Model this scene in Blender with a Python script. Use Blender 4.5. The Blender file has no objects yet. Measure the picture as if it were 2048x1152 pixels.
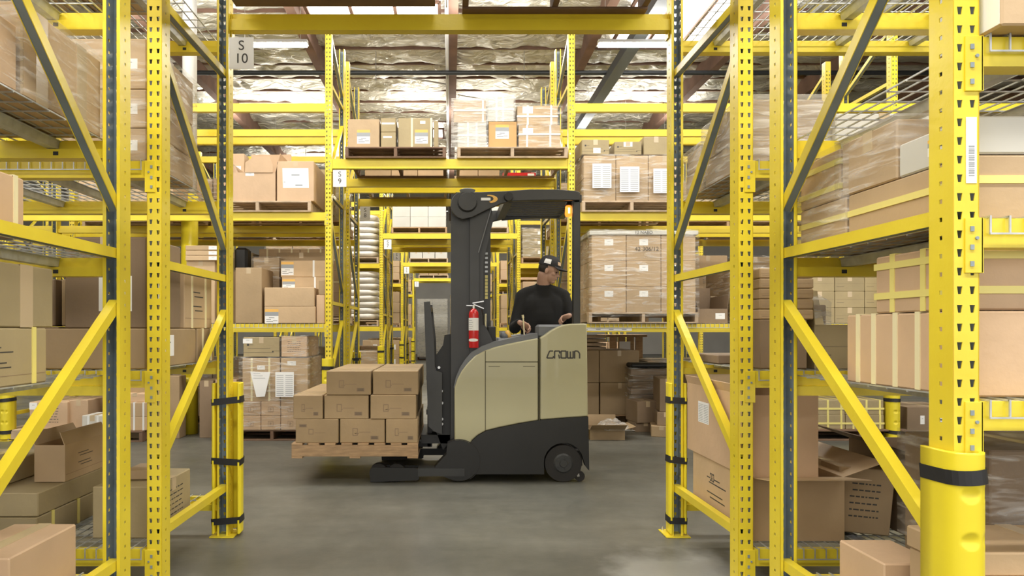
import bpy, math, random
from mathutils import Vector, Matrix, noise
PI = math.pi
random.seed(7)
sc = bpy.context.scene
col = sc.collection
# ---------------------------------------------------------------- camera, world, exposure
F_PX, VX, VY, CAMH = 1350.0, 900.0, 660.0, 1.28
cam_d = bpy.data.cameras.new('camera'); cam = bpy.data.objects.new('camera', cam_d); col.objects.link(cam)
cam.location = (0, 0, CAMH); cam.rotation_euler = (PI/2, 0, 0)
cam_d.sensor_width = 36; cam_d.lens = 36*F_PX/2048
cam_d.shift_x = (1024-VX)/2048; cam_d.shift_y = (VY-576)/2048
cam_d.clip_start = .05; cam_d.clip_end = 200
sc.camera = cam
W = bpy.data.worlds.new('daylight'); sc.world = W; W.use_nodes = True
bg = W.node_tree.nodes['Background']; bg.inputs[0].default_value = (1.0, .965, .90, 1); bg.inputs[1].default_value = 1.0
vs = sc.view_settings; vs.view_transform = 'Standard'; vs.look = 'None'; vs.gamma = 1; vs.exposure = 0.95; vs.use_curve_mapping = False
LAMP = 34.0       # strength of the fluorescent tubes
sc.cycles.max_bounces = 7; sc.cycles.diffuse_bounces = 4; sc.cycles.glossy_bounces = 3; sc.cycles.transparent_max_bounces = 14
sc.cycles.sample_clamp_indirect = 4; sc.cycles.caustics_reflective = False; sc.cycles.caustics_refractive = False

def area_lamp(name, x, y, z, sx, sy, power):
    l = bpy.data.lights.new(name, 'AREA'); l.shape = 'RECTANGLE'; l.size = sx; l.size_y = sy
    l.energy = power; l.color = (1.0, .965, .90)
    o = bpy.data.objects.new(name, l); o.location = (x, y, z); col.objects.link(o); return o
# light thrown down by the rows of fluorescent fixtures over each aisle
for y in (.1, 6.05, 12.0, 18.0, 24.0):
    for x in (-5.0, 0.0, 5.0):
        area_lamp('fixture_glow', x, y, 6.2, 3.6, .5, (76 if y < 7 else 88) if y > 3 else 150)
        u = area_lamp('fixture_uplight', x, y, 6.48, 3.6, .3, 46); u.rotation_euler = (PI, 0, 0)

# ---------------------------------------------------------------- materials
MATS = {}
def nm(name):
    m = bpy.data.materials.new(name); m.use_nodes = True
    return m, m.node_tree, m.node_tree.nodes['Principled BSDF']
def mat(name, c, rough=.6, metal=0., var=.0, nscale=8., bump=0., bscale=60., rand=0., emit=None, spec=None, c2=None, stretch=(1,1,1), coat=0.):
    m, t, b = nm(name); N = t.nodes; L = t.links
    b.inputs['Roughness'].default_value = rough; b.inputs['Metallic'].default_value = metal
    b.inputs['Base Color'].default_value = (*c, 1)
    if coat: b.inputs['Coat Weight'].default_value = coat
    if spec is not None: b.inputs['Specular IOR Level'].default_value = spec
    tc = N.new('ShaderNodeTexCoord'); mp = N.new('ShaderNodeMapping'); mp.inputs['Scale'].default_value = stretch
    L.new(tc.outputs['Object'], mp.inputs[0])
    cur = None
    if var or c2:
        n = N.new('ShaderNodeTexNoise'); n.inputs['Scale'].default_value = nscale; n.inputs['Detail'].default_value = 5
        L.new(mp.outputs[0], n.inputs[0])
        mr = N.new('ShaderNodeMapRange'); mr.inputs[1].default_value = .3; mr.inputs[2].default_value = .7
        L.new(n.outputs[0], mr.inputs[0])
        mx = N.new('ShaderNodeMix'); mx.data_type = 'RGBA'
        d = c2 or tuple(max(0, v*(1-var)) for v in c)
        mx.inputs[6].default_value = (*c, 1); mx.inputs[7].default_value = (*d, 1)
        L.new(mr.outputs[0], mx.inputs[0]); cur = mx.outputs[2]
    if rand:
        oi = N.new('ShaderNodeObjectInfo'); hv = N.new('ShaderNodeHueSaturation')
        mr2 = N.new('ShaderNodeMapRange'); mr2.inputs[3].default_value = 1-rand; mr2.inputs[4].default_value = 1+rand*.7
        L.new(oi.outputs['Random'], mr2.inputs[0]); L.new(mr2.outputs[0], hv.inputs['Value'])
        if cur: L.new(cur, hv.inputs['Color'])
        else: hv.inputs['Color'].default_value = (*c, 1)
        cur = hv.outputs[0]
    if cur: L.new(cur, b.inputs['Base Color'])
    if bump:
        n2 = N.new('ShaderNodeTexNoise'); n2.inputs['Scale'].default_value = bscale; n2.inputs['Detail'].default_value = 4
        L.new(mp.outputs[0], n2.inputs[0])
        bp = N.new('ShaderNodeBump'); bp.inputs['Strength'].default_value = bump; bp.inputs['Distance'].default_value = .01
        L.new(n2.outputs[0], bp.inputs['Height']); L.new(bp.outputs[0], b.inputs['Normal'])
    if emit:
        b.inputs['Emission Color'].default_value = (*emit[0], 1); b.inputs['Emission Strength'].default_value = emit[1]
    MATS[name] = m; return m
mat('yellow', (.86, .70, .045), .30, var=.10, nscale=3, bump=.12, bscale=25, c2=(.78, .60, .035))
mat('yellow_guard', (.88, .72, .035), .30, var=.06, nscale=6)
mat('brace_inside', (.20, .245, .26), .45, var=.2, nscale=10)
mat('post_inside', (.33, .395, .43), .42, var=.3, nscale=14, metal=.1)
mat('galv', (.62, .64, .65), .38, metal=.45, var=.3, nscale=18)
mat('steel', (.55, .55, .55), .3, metal=.9)
mat('black_strap', (.018, .018, .02), .5)
mat('card_tan', (.58, .415, .245), .62, var=.12, nscale=5, rand=.13, bump=.15, bscale=30)
mat('card_pink', (.64, .445, .28), .6, var=.12, nscale=5, rand=.10, bump=.15, bscale=30)
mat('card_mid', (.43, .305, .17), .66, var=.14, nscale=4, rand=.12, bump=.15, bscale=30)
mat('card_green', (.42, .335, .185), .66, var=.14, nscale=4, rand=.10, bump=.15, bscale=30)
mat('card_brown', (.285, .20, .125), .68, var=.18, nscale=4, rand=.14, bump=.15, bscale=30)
mat('card_white', (.66, .64, .58), .6, var=.08, nscale=4, rand=.08)
mat('card_orange', (.62, .375, .15), .6, var=.08, nscale=4)
mat('kraft_edge', (.50, .38, .24), .7)
mat('tape', (.60, .47, .30), .22, rand=.1)
mat('strap_cream', (.86, .78, .50), .35)
mat('strap_yellow', (.84, .74, .24), .35)
mat('strap_white', (.85, .85, .83), .35)
mat('paper', (.90, .90, .89), .5)
mat('ink', (.06, .055, .05), .6)
mat('ink_faint', (.30, .21, .13), .7)
mat('ink_grey', (.34, .36, .38), .6)
mat('label_orange', (.85, .50, .12), .5)
mat('wood', (.55, .36, .20), .7, var=.35, nscale=9, stretch=(1, 1, 6), rand=.15, bump=.2, bscale=60)
mat('wood_pale', (.62, .47, .32), .7, var=.3, nscale=9, rand=.14, bump=.2, bscale=60)
mat('wood_dark', (.22, .13, .08), .75, var=.3, nscale=4)
mat('purlin_wood', (.24, .14, .10), .75, var=.3, nscale=3)
mat('sack', (.74, .70, .64), .4, var=.1, nscale=12, bump=.3, bscale=18, rand=.06)
mat('truck_cream', (.475, .445, .275), .33, var=.06, nscale=2, coat=.3)
mat('truck_dark', (.045, .046, .047), .42, var=.25, nscale=5)
mat('truck_black', (.016, .016, .016), .5, var=.2, nscale=6)
mat('truck_grey', (.17, .18, .195), .5)
mat('rubber', (.022, .02, .019), .75, bump=.2)
mat('seam', (.07, .06, .03), .8)
mat('red', (.62, .015, .02), .22, coat=.5)
mat('clear', (.5, .55, .55), .1)
mat('orange_lens', (.9, .28, .03), .3, emit=((1.0, .26, .03), .9))
mat('lens_core', (1, .6, .2), .3, emit=((1.0, .62, .22), 2.2))
mat('skin', (.55, .33, .235), .5, var=.12, nscale=14)
mat('hair', (.03, .022, .016), .7)
mat('shirt', (.0135, .0135, .0135), .9, var=.3, nscale=5, bump=.25, bscale=9)
mat('trousers', (.03, .034, .045), .85)
mat('cap', (.022, .02, .022), .8, bump=.1)
mat('eye', (.02, .015, .012), .2)
mat('column_white', (.78, .78, .77), .5)
mat('pipe', (.05, .055, .06), .4, metal=.3)
mat('conduit', (.70, .70, .70), .4, metal=.3)
mat('duct', (.14, .155, .17), .45, metal=.3)
mat('tube', (1, 1, 1), .5, emit=((1.0, .97, .92), LAMP))
mat('sky_panel', (1, 1, 1), .5, emit=((1.0, .98, .95), 3.2))
mat('fixture', (.8, .8, .8), .4)
mat('roof_panel', (.5, .48, .44), .7)
mat('wall', (.62, .60, .55), .8, var=.1, nscale=1)

def floor_mat():
    m, t, b = nm('concrete'); N = t.nodes; L = t.links
    tc = N.new('ShaderNodeTexCoord')
    def noi(s, d, st=(1, 1, 1), off=(0, 0, 0)):
        mp = N.new('ShaderNodeMapping'); mp.inputs['Scale'].default_value = st; mp.inputs['Location'].default_value = off
        L.new(tc.outputs['Object'], mp.inputs[0]); n = N.new('ShaderNodeTexNoise'); n.inputs['Scale'].default_value = s
        n.inputs['Detail'].default_value = d; n.inputs['Roughness'].default_value = .6; L.new(mp.outputs[0], n.inputs[0]); return n
    def ramp(src, p0, p1, c0, c1):
        r = N.new('ShaderNodeValToRGB'); r.color_ramp.elements[0].position = p0; r.color_ramp.elements[1].position = p1
        r.color_ramp.elements[0].color = (*c0, 1); r.color_ramp.elements[1].color = (*c1, 1); L.new(src, r.inputs[0]); return r
    def mix(a, bb, f, mode='MULTIPLY'):
        x = N.new('ShaderNodeMix'); x.data_type = 'RGBA'; x.blend_type = mode
        if isinstance(f, float): x.inputs[0].default_value = f
        else: L.new(f, x.inputs[0])
        L.new(a, x.inputs[6])
        if isinstance(bb, tuple): x.inputs[7].default_value = (*bb, 1)
        else: L.new(bb, x.inputs[7])
        return x.outputs[2]
    base = ramp(noi(.55, 6).outputs[0], .3, .7, (.120, .118, .100), (.178, .175, .152))
    fine = ramp(noi(9, 8).outputs[0], .3, .75, (.82, .82, .82), (1.05, 1.05, 1.05))
    c = mix(base.outputs[0], fine.outputs[0], 1.0)
    streak = ramp(noi(1.2, 4, (.25, 3.2, 1)).outputs[0], .35, .62, (.80, .80, .80), (1, 1, 1))
    c = mix(c, streak.outputs[0], .7)
    # worn pale patch (bare concrete) by the right-hand rack leg
    vm = N.new('ShaderNodeVectorMath'); vm.operation = 'DISTANCE'; vm.inputs[1].default_value = (1.22, 3.45, 0)
    mp = N.new('ShaderNodeMapping'); mp.inputs['Scale'].default_value = (1, 1, 1); L.new(tc.outputs['Object'], mp.inputs[0])
    nd = noi(2.2, 5); ad = N.new('ShaderNodeVectorMath'); ad.operation = 'ADD'
    sc_ = N.new('ShaderNodeVectorMath'); sc_.operation = 'SCALE'; sc_.inputs['Scale'].default_value = .9; L.new(nd.outputs[1], sc_.inputs[0])
    L.new(mp.outputs[0], ad.inputs[0]); L.new(sc_.outputs[0], ad.inputs[1])
    ad2 = N.new('ShaderNodeVectorMath'); ad2.operation = 'ADD'; ad2.inputs[1].default_value = (-.45, -.45, -.45); L.new(ad.outputs[0], ad2.inputs[0])
    L.new(ad2.outputs[0], vm.inputs[0])
    pr = ramp(vm.outputs['Value'], .28, .55, (1, 1, 1), (0, 0, 0))
    c = mix(c, (.34, .34, .32), pr.outputs[0], 'MIX')
    sv = noi(.9, 7, (1, 1, 1), (4, 2, 0)); r3 = ramp(sv.outputs[0], .35, .65, (.78, .79, .78), (1.12, 1.10, 1.06)); c = mix(c, r3.outputs[0], 1.0)
    L.new(c, b.inputs['Base Color'])
    rr = ramp(noi(1.4, 6).outputs[0], .3, .7, (.30, .30, .30), (.52, .52, .52)); L.new(rr.outputs[0], b.inputs['Roughness'])
    bp = N.new('ShaderNodeBump'); bp.inputs['Strength'].default_value = .08; bp.inputs['Distance'].default_value = .01
    L.new(noi(30, 5).outputs[0], bp.inputs['Height']); L.new(bp.outputs[0], b.inputs['Normal'])
    MATS['concrete'] = m
floor_mat()
def foil_mat():
    m, t, b = nm('foil'); N = t.nodes; L = t.links
    b.inputs['Base Color'].default_value = (.68, .65, .56, 1); b.inputs['Metallic'].default_value = .62; b.inputs['Roughness'].default_value = .33
    tc = N.new('ShaderNodeTexCoord'); mp = N.new('ShaderNodeMapping'); mp.inputs['Scale'].default_value = (.9, 2.6, 1)
    mp.inputs['Rotation'].default_value = (0, 0, .35)
    L.new(tc.outputs['Object'], mp.inputs[0]); n = N.new('ShaderNodeTexNoise'); n.inputs['Scale'].default_value = 2.6
    n.inputs['Detail'].default_value = 7; n.inputs['Roughness'].default_value = .55; n.inputs['Distortion'].default_value = .8; L.new(mp.outputs[0], n.inputs[0])
    bp = N.new('ShaderNodeBump'); bp.inputs['Strength'].default_value = .9; bp.inputs['Distance'].default_value = .15
    L.new(n.outputs[0], bp.inputs['Height']); L.new(bp.outputs[0], b.inputs['Normal'])
    MATS['foil'] = m
foil_mat()
def wrap_mat(name, base, strength, tint):
    m = bpy.data.materials.new(name); m.use_nodes = True; t = m.node_tree; N = t.nodes; L = t.links
    N.clear(); out = N.new('ShaderNodeOutputMaterial'); tr = N.new('ShaderNodeBsdfTransparent'); tr.inputs[0].default_value = (.97, .97, .96, 1)
    pb = N.new('ShaderNodeBsdfPrincipled'); pb.inputs['Base Color'].default_value = (*tint, 1); pb.inputs['Roughness'].default_value = .16
    tc = N.new('ShaderNodeTexCoord'); mp = N.new('ShaderNodeMapping'); mp.inputs['Scale'].default_value = (1.2, 1.2, 9)
    L.new(tc.outputs['Object'], mp.inputs[0]); n = N.new('ShaderNodeTexNoise'); n.inputs['Scale'].default_value = 3.2
    n.inputs['Detail'].default_value = 6; n.inputs['Distortion'].default_value = 1.1; L.new(mp.outputs[0], n.inputs[0])
    r = N.new('ShaderNodeMapRange'); r.inputs[1].default_value = .48; r.inputs[2].default_value = .74
    r.inputs[3].default_value = base; r.inputs[4].default_value = strength; L.new(n.outputs[0], r.inputs[0])
    bp = N.new('ShaderNodeBump'); bp.inputs['Strength'].default_value = .7; bp.inputs['Distance'].default_value = .02
    L.new(n.outputs[0], bp.inputs['Height']); L.new(bp.outputs[0], pb.inputs['Normal'])
    mx = N.new('ShaderNodeMixShader'); L.new(r.outputs[0], mx.inputs[0]); L.new(tr.outputs[0], mx.inputs[1]); L.new(pb.outputs[0], mx.inputs[2])
    L.new(mx.outputs[0], out.inputs[0]); MATS[name] = m
wrap_mat('film', .05, .55, (.86, .84, .80))
wrap_mat('film_thick', .22, .75, (.86, .84, .80))

# ---------------------------------------------------------------- helpers
def X(px, d): return (px-VX)*d/F_PX
def Z(py, d): return CAMH-(py-VY)*d/F_PX
class MB:
    def __init__(s): s.v = []; s.f = []; s.m = []
    def quadbox(s, P, mi=0):
        b = len(s.v); s.v += [tuple(p) for p in P]
        for q in ((0,3,2,1),(4,5,6,7),(0,1,5,4),(1,2,6,5),(2,3,7,6),(3,0,4,7)):
            s.f.append(tuple(b+i for i in q)); s.m.append(mi)
    def box(s, x0, y0, z0, x1, y1, z1, mi=0):
        s.quadbox([(x0,y0,z0),(x1,y0,z0),(x1,y1,z0),(x0,y1,z0),(x0,y0,z1),(x1,y0,z1),(x1,y1,z1),(x0,y1,z1)], mi)
    def cbox(s, x0, y0, z0, x1, y1, z1, c=.004, mi=0):
        X_ = (x0, x1); Y_ = (y0, y1); Z_ = (z0, z1); idx = {}
        for i in (0,1):
            for j in (0,1):
                for k in (0,1):
                    p = (X_[i], Y_[j], Z_[k]); s_ = (c if i == 0 else -c, c if j == 0 else -c, c if k == 0 else -c)
                    for a in range(3):
                        q = [p[t] + (0 if t == a else s_[t]) for t in range(3)]
                        idx[(i,j,k,a)] = len(s.v); s.v.append(tuple(q))
        def F(l, mi=mi): s.f.append(tuple(idx[t] for t in l)); s.m.append(mi)
        F([(0,0,0,0),(0,0,1,0),(0,1,1,0),(0,1,0,0)]); F([(1,0,0,0),(1,1,0,0),(1,1,1,0),(1,0,1,0)])
        F([(0,0,0,1),(1,0,0,1),(1,0,1,1),(0,0,1,1)]); F([(0,1,0,1),(0,1,1,1),(1,1,1,1),(1,1,0,1)])
        F([(0,0,0,2),(0,1,0,2),(1,1,0,2),(1,0,0,2)]); F([(0,0,1,2),(1,0,1,2),(1,1,1,2),(0,1,1,2)])
        for j in (0,1):
            for k in (0,1): F([(0,j,k,1),(1,j,k,1),(1,j,k,2),(0,j,k,2)])
        for i in (0,1):
            for k in (0,1): F([(i,0,k,0),(i,1,k,0),(i,1,k,2),(i,0,k,2)])
        for i in (0,1):
            for j in (0,1): F([(i,j,0,0),(i,j,1,0),(i,j,1,1),(i,j,0,1)])
        for i in (0,1):
            for j in (0,1):
                for k in (0,1): F([(i,j,k,0),(i,j,k,1),(i,j,k,2)])
    def bar(s, p, q, w, h, mi=0, up=(0,0,1)):
        p = Vector(p); q = Vector(q); d = (q-p).normalized(); u = Vector(up)
        r = d.cross(u)
        if r.length < 1e-4: r = d.cross(Vector((0,1,0)))
        r.normalize(); u = r.cross(d); r *= w/2; u *= h/2
        s.quadbox([p-r-u, p+r-u, q+r-u, q-r-u, p-r+u, p+r+u, q+r+u, q-r+u], mi)
    def cyl(s, p, q, r0, r1=None, n=14, mi=0, cap=True):
        if r1 is None: r1 = r0
        p = Vector(p); q = Vector(q); d = (q-p).normalized(); a = d.orthogonal().normalized(); b_ = d.cross(a); b = len(s.v)
        for i in range(n):
            t = 2*PI*i/n; o = a*math.cos(t)+b_*math.sin(t); s.v += [tuple(p+o*r0), tuple(q+o*r1)]
        for i in range(n):
            j = (i+1) % n; s.f.append((b+2*i, b+2*j, b+2*j+1, b+2*i+1)); s.m.append(mi)
        if cap:
            s.f.append(tuple(b+2*i for i in range(n))[::-1]); s.m.append(mi); s.f.append(tuple(b+2*i+1 for i in range(n))); s.m.append(mi)
    def lathe(s, prof, c=(0,0,0), n=18, mi=0):
        b = len(s.v); k = len(prof)
        for i in range(n):
            t = 2*PI*i/n
            for r, z in prof: s.v.append((c[0]+r*math.cos(t), c[1]+r*math.sin(t), c[2]+z))
        for i in range(n):
            j = (i+1) % n
            for a in range(k-1): s.f.append((b+i*k+a, b+j*k+a, b+j*k+a+1, b+i*k+a+1)); s.m.append(mi)
    def prism(s, pts, y0, y1, mi=0, mcap=None):      # pts in (x,z), extruded along y
        b = len(s.v); n = len(pts)
        for x, z in pts: s.v.append((x, y0, z))
        for x, z in pts: s.v.append((x, y1, z))
        mc = mi if mcap is None else mcap
        s.f.append(tuple(range(b, b+n))); s.m.append(mc); s.f.append(tuple(range(b+2*n-1, b+n-1, -1))); s.m.append(mc)
        for i in range(n):
            j = (i+1) % n; s.f.append((b+i, b+n+i, b+n+j, b+j)); s.m.append(mi)
    def tube(s, pts, r, n=8, mi=0):
        for a, b in zip(pts[:-1], pts[1:]): s.cyl(a, b, r, r, n, mi)
    def mesh(s, name, mats, smooth=False, fix=True):
        me = bpy.data.meshes.new(name); me.from_pydata(s.v, [], s.f)
        for k in mats: me.materials.append(MATS[k])
        me.polygons.foreach_set('material_index', s.m)
        if smooth: me.polygons.foreach_set('use_smooth', [True]*len(s.f))
        if fix:
            import bmesh
            bm = bmesh.new(); bm.from_mesh(me); bmesh.ops.recalc_face_normals(bm, faces=bm.faces); bm.to_mesh(me); bm.free()
        me.update(); return me
    def build(s, name, mats, parent=None, smooth=False, fix=True):
        """world-coordinate verts; made local to the parent (unrotated at build time)"""
        if isinstance(mats, str): mats = [mats]
        if parent is not None:
            o = ORG[parent.name]; s.v = [(a-o[0], b-o[1], c-o[2]) for a, b, c in s.v]
        return link(name, s.mesh(name, mats, smooth, fix), parent)
ORG = {}
def link(name, me, parent=None, loc=(0,0,0), rot=(0,0,0)):
    o = bpy.data.objects.new(name, me); col.objects.link(o); o.location = loc; o.rotation_euler = rot
    if parent is not None: o.parent = parent
    if parent is None: ORG[o.name] = tuple(loc)
    else:
        g = ORG.get(parent.name, (0,0,0)); ORG[o.name] = g if tuple(loc) == (0,0,0) else tuple(g[i]+loc[i] for i in range(3))
    return o
USED = {}
def tag(o, label, cat, group=None):
    n = len(label.split())
    if n < 4 or n > 16: print('LABEL LENGTH', n, label)
    if label in USED and not (group and USED[label] == group): print('DUP LABEL', label)
    USED[label] = group
    o['label'] = label; o['category'] = cat
    if group: o['group'] = group
    return o
def thing(name, label, cat, loc, group=None, rz=0):
    o = link(name, None, None, loc); o.rotation_euler = (0,0,rz); o.empty_display_size = .1
    return tag(o, label, cat, group)
def structure(o): o['kind'] = 'structure'; return o
MESH = {}
def cached(key, fn):
    if key not in MESH: MESH[key] = fn()
    return MESH[key]
def textmesh(s, size, mname='ink', thick=.0012):
    def mk():
        c = bpy.data.curves.new('lettering', 'FONT'); c.body = s; c.size = size; c.align_x = 'CENTER'; c.align_y = 'CENTER'; c.extrude = thick/2
        o = bpy.data.objects.new('lettering', c); col.objects.link(o)
        dg = bpy.context.evaluated_depsgraph_get(); me = bpy.data.meshes.new_from_object(o.evaluated_get(dg))
        bpy.data.objects.remove(o); me.materials.clear(); me.materials.append(MATS[mname]); me.name = 'lettering'; return me
    return cached(('txt', s, size, mname), mk)
ORD = ['first', 'second', 'third', 'fourth', 'fifth', 'sixth', 'seventh', 'eighth', 'ninth', 'tenth']
# ---------------------------------------------------------------- building shell
mb = MB(); mb.box(-20, -7, -.12, 20, 36, 0); fl = structure(mb.build('floor', 'concrete'))
mb = MB(); mb.box(-20, 36, 0, 20, 36.2, 7.6); structure(mb.build('wall_back', 'wall'))
mb = MB(); mb.box(-20.2, -7, 0, -20, 36.2, 7.6); structure(mb.build('wall_left', 'wall'))
mb = MB(); mb.box(20, -7, 0, 20.2, 36.2, 7.6); structure(mb.build('wall_right', 'wall'))
RZ = 7.5
mb = MB(); mb.box(-20, -7, RZ+.42, 20, 36, RZ+.5); ceil = structure(mb.build('ceiling', 'roof_panel'))
PSP = .87
def quilt_mesh(seed):
    mb = MB(); nx, ny = 240, 10; L = 30.0
    for j in range(ny+1):
        for i in range(nx+1):
            x = -L/2+L*i/nx; v = j/ny
            n = noise.noise(Vector((x*1.1+seed*9.1, v*2.2, seed)))
            n2 = noise.noise(Vector((x*3.2+v*2.5, v*4+seed, 3.3)))
            s = math.sin(PI*v)
            n3 = noise.noise(Vector((x*7+v*6, v*7-seed, 1.3))); z = -.14*s*(1+.8*n) - .09*s*n2 - .05*s*n3 + .02
            mb.v.append((x, v*PSP, z))
    for j in range(ny):
        for i in range(nx):
            a = j*(nx+1)+i; mb.f.append((a, a+1, a+nx+2, a+nx+1)); mb.m.append(0)
    return mb.mesh('quilt', ['foil'], smooth=True, fix=False)
Q = [quilt_mesh(k) for k in range(4)]
mp_ = MB(); mp_.box(-15, -.019, -.035, 15, .019, .1); PM = mp_.mesh('purlin', ['purlin_wood'])
y = -6.0; k = 0
while y < 34.5:
    link('insulation_strip', Q[k % 4], ceil, ((k*7) % 5*.05-.1, y, RZ+.02)); link('purlin', PM, ceil, (0, y, RZ)); y += PSP; k += 1
mb = MB(); mb.box(-.09, -7, -.42, .09, 35.9, -.02); GM = mb.mesh('girder', ['purlin_wood'])
for gx in (-14.6, -11.7, -8.8, -5.85, -2.9, .06, 2.9, 5.9, 8.8, 11.7, 14.6): link('girder', GM, ceil, (gx, 0, RZ))
# skylights set into the roof
def skylight(x0, x1, y0, y1):
    mb = MB(); z = RZ-.17; mb.box(x0, y0, z, x1, y1, z+.02)
    s = mb.build('skylight', 'sky_panel', ceil)
    mb = MB()
    for a in (x0, x1, (2*x0+x1)/3, (x0+2*x1)/3): mb.box(a-.03, y0, z-.05, a+.03, y1, z+.0)
    mb.box(x0, y0-.03, z-.05, x1, y0+.03, z); mb.box(x0, y1-.03, z-.05, x1, y1+.03, z)
    mb.build('skylight_frame', 'purlin_wood', s)
skylight(-2.7, -.2, 12.4, 13.6); skylight(3.4, 5.6, 12.2, 14.2); skylight(-2.7, -.2, 20.2, 21.2); skylight(3.4, 5.6, 2.6, 5.0); skylight(-5.6, -3.4, 2.6, 5.0)
# sprinkler pipes and duct
def pipe(name, p, q, r, m, label, cat='pipe'):
    mb = MB(); mb.cyl(p, q, r, r, 10)
    n = int((Vector(q)-Vector(p)).length/3)
    o = tag(link(name, mb.mesh(name, [m], True), None), label, cat)
    for i in range(n):
        c = Vector(p).lerp(Vector(q), (i+.5)/n); mb = MB(); mb.cyl(c, c-Vector((0,0,.14)), .012, .012, 6); mb.cyl(c-Vector((0,0,.14)), c-Vector((0,0,.17)), .03, .004, 8)
        mb.cyl(c, (c.x, c.y, 7.40), .008, .008, 6)
        link('sprinkler_head', mb.mesh('sprinkler_head', ['steel']), o)
    return o
pipe('sprinkler_pipe', (-13, 14.8, 6.92), (13, 14.8, 6.92), .05, 'pipe', 'dark sprinkler main running left to right under the foil roof')
pipe('sprinkler_pipe', (-13, 22.8, 6.95), (13, 22.8, 6.95), .05, 'pipe', 'farther dark sprinkler main crossing under the roof')
pipe('conduit_pipe', (-.06, 10, 7.0), (-.06, 33, 7.0), .035, 'conduit', 'pale pipe hung beside the middle roof girder, running into depth')
mb = MB(); mb.box(3.42, 9, 6.72, 3.66, 33, 6.86); mb.box(3.42, 9, 6.86, 3.44, 33, 6.92); mb.box(3.64, 9, 6.86, 3.66, 33, 6.92)
tag(mb.build('cable_tray', 'duct'), 'long dark grey cable tray receding under the roof at right', 'tray')
for sx, yy, a, lb in ((-2.7, 15, 1, 'upper left'), (2.7, 17, -1, 'upper right')):
    mb = MB(); mb.cyl((sx*a*0-2.7 if a > 0 else .2, yy, 7.2), (-.1 if a > 0 else 2.7, yy+1.4, 7.25), .02, .02, 8)
    tag(mb.build('brace_rod', 'conduit'), f'thin pale brace rod slung diagonally under the roof, {lb}', 'rod')
# hanging fluorescent fixtures
def light(x, y, L, label, z=6.34):
    r = thing('ceiling_light', label, 'light', (x, y, z))
    mb = MB(); mb.prism([(-.09,0),(.09,0),(.05,.07),(-.05,.07)], -L/2, L/2)
    h = link('housing', mb.mesh('housing', ['fixture']), r, (0,0,.02), (0,0,PI/2))
    mb = MB()
    for dy in (-.045, .045): mb.cyl((-L/2+.02, dy, 0), (L/2-.02, dy, 0), .02, .02, 8)
    link('tube', mb.mesh('tube', ['tube'], True), r)
    mb = MB()
    for dx in (-L*.4, L*.4): mb.cyl((dx, 0, .09), (dx, 0, RZ-z-.1), .004, .004, 5)
    link('hanger', mb.mesh('hanger', ['steel']), r)
lights = [(-3.15,12,1.24,'lit strip light hanging right behind the S 10 sign'), (3.28,12,1.3,'lit strip light seen at upper right between tunnel beam and racks'),
 (-4.05,18,1.5,'lit strip light above the open cartons of the left bay'), (5.2,18,1.3,'small far lit strip light at right, over second aisle'),
 (-2.0,24,1.05,'left half of lit strip light pair far down the tunnel'), (-.78,24,1.05,'right half of lit strip light pair far down the tunnel'),
 (-7.6,12,1.3,'lit strip light over the first aisle, far left'), (7.8,12,1.3,'lit strip light over the first aisle, far right'),
 (-2.6,6.05,1.3,'lit strip light above the forklift aisle, left of tunnel'), (2.6,6.05,1.3,'lit strip light above the forklift aisle, right of tunnel'),
 (-7.3,18,1.3,'far left strip light over the second aisle'), (3.6,24,1.3,'strip light over the third aisle, right'), (1.8,.1,1.3,'strip light above the camera aisle, right'), (-1.8,.1,1.3,'strip light above the camera aisle, left')]
for l in lights: light(*l)

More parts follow.
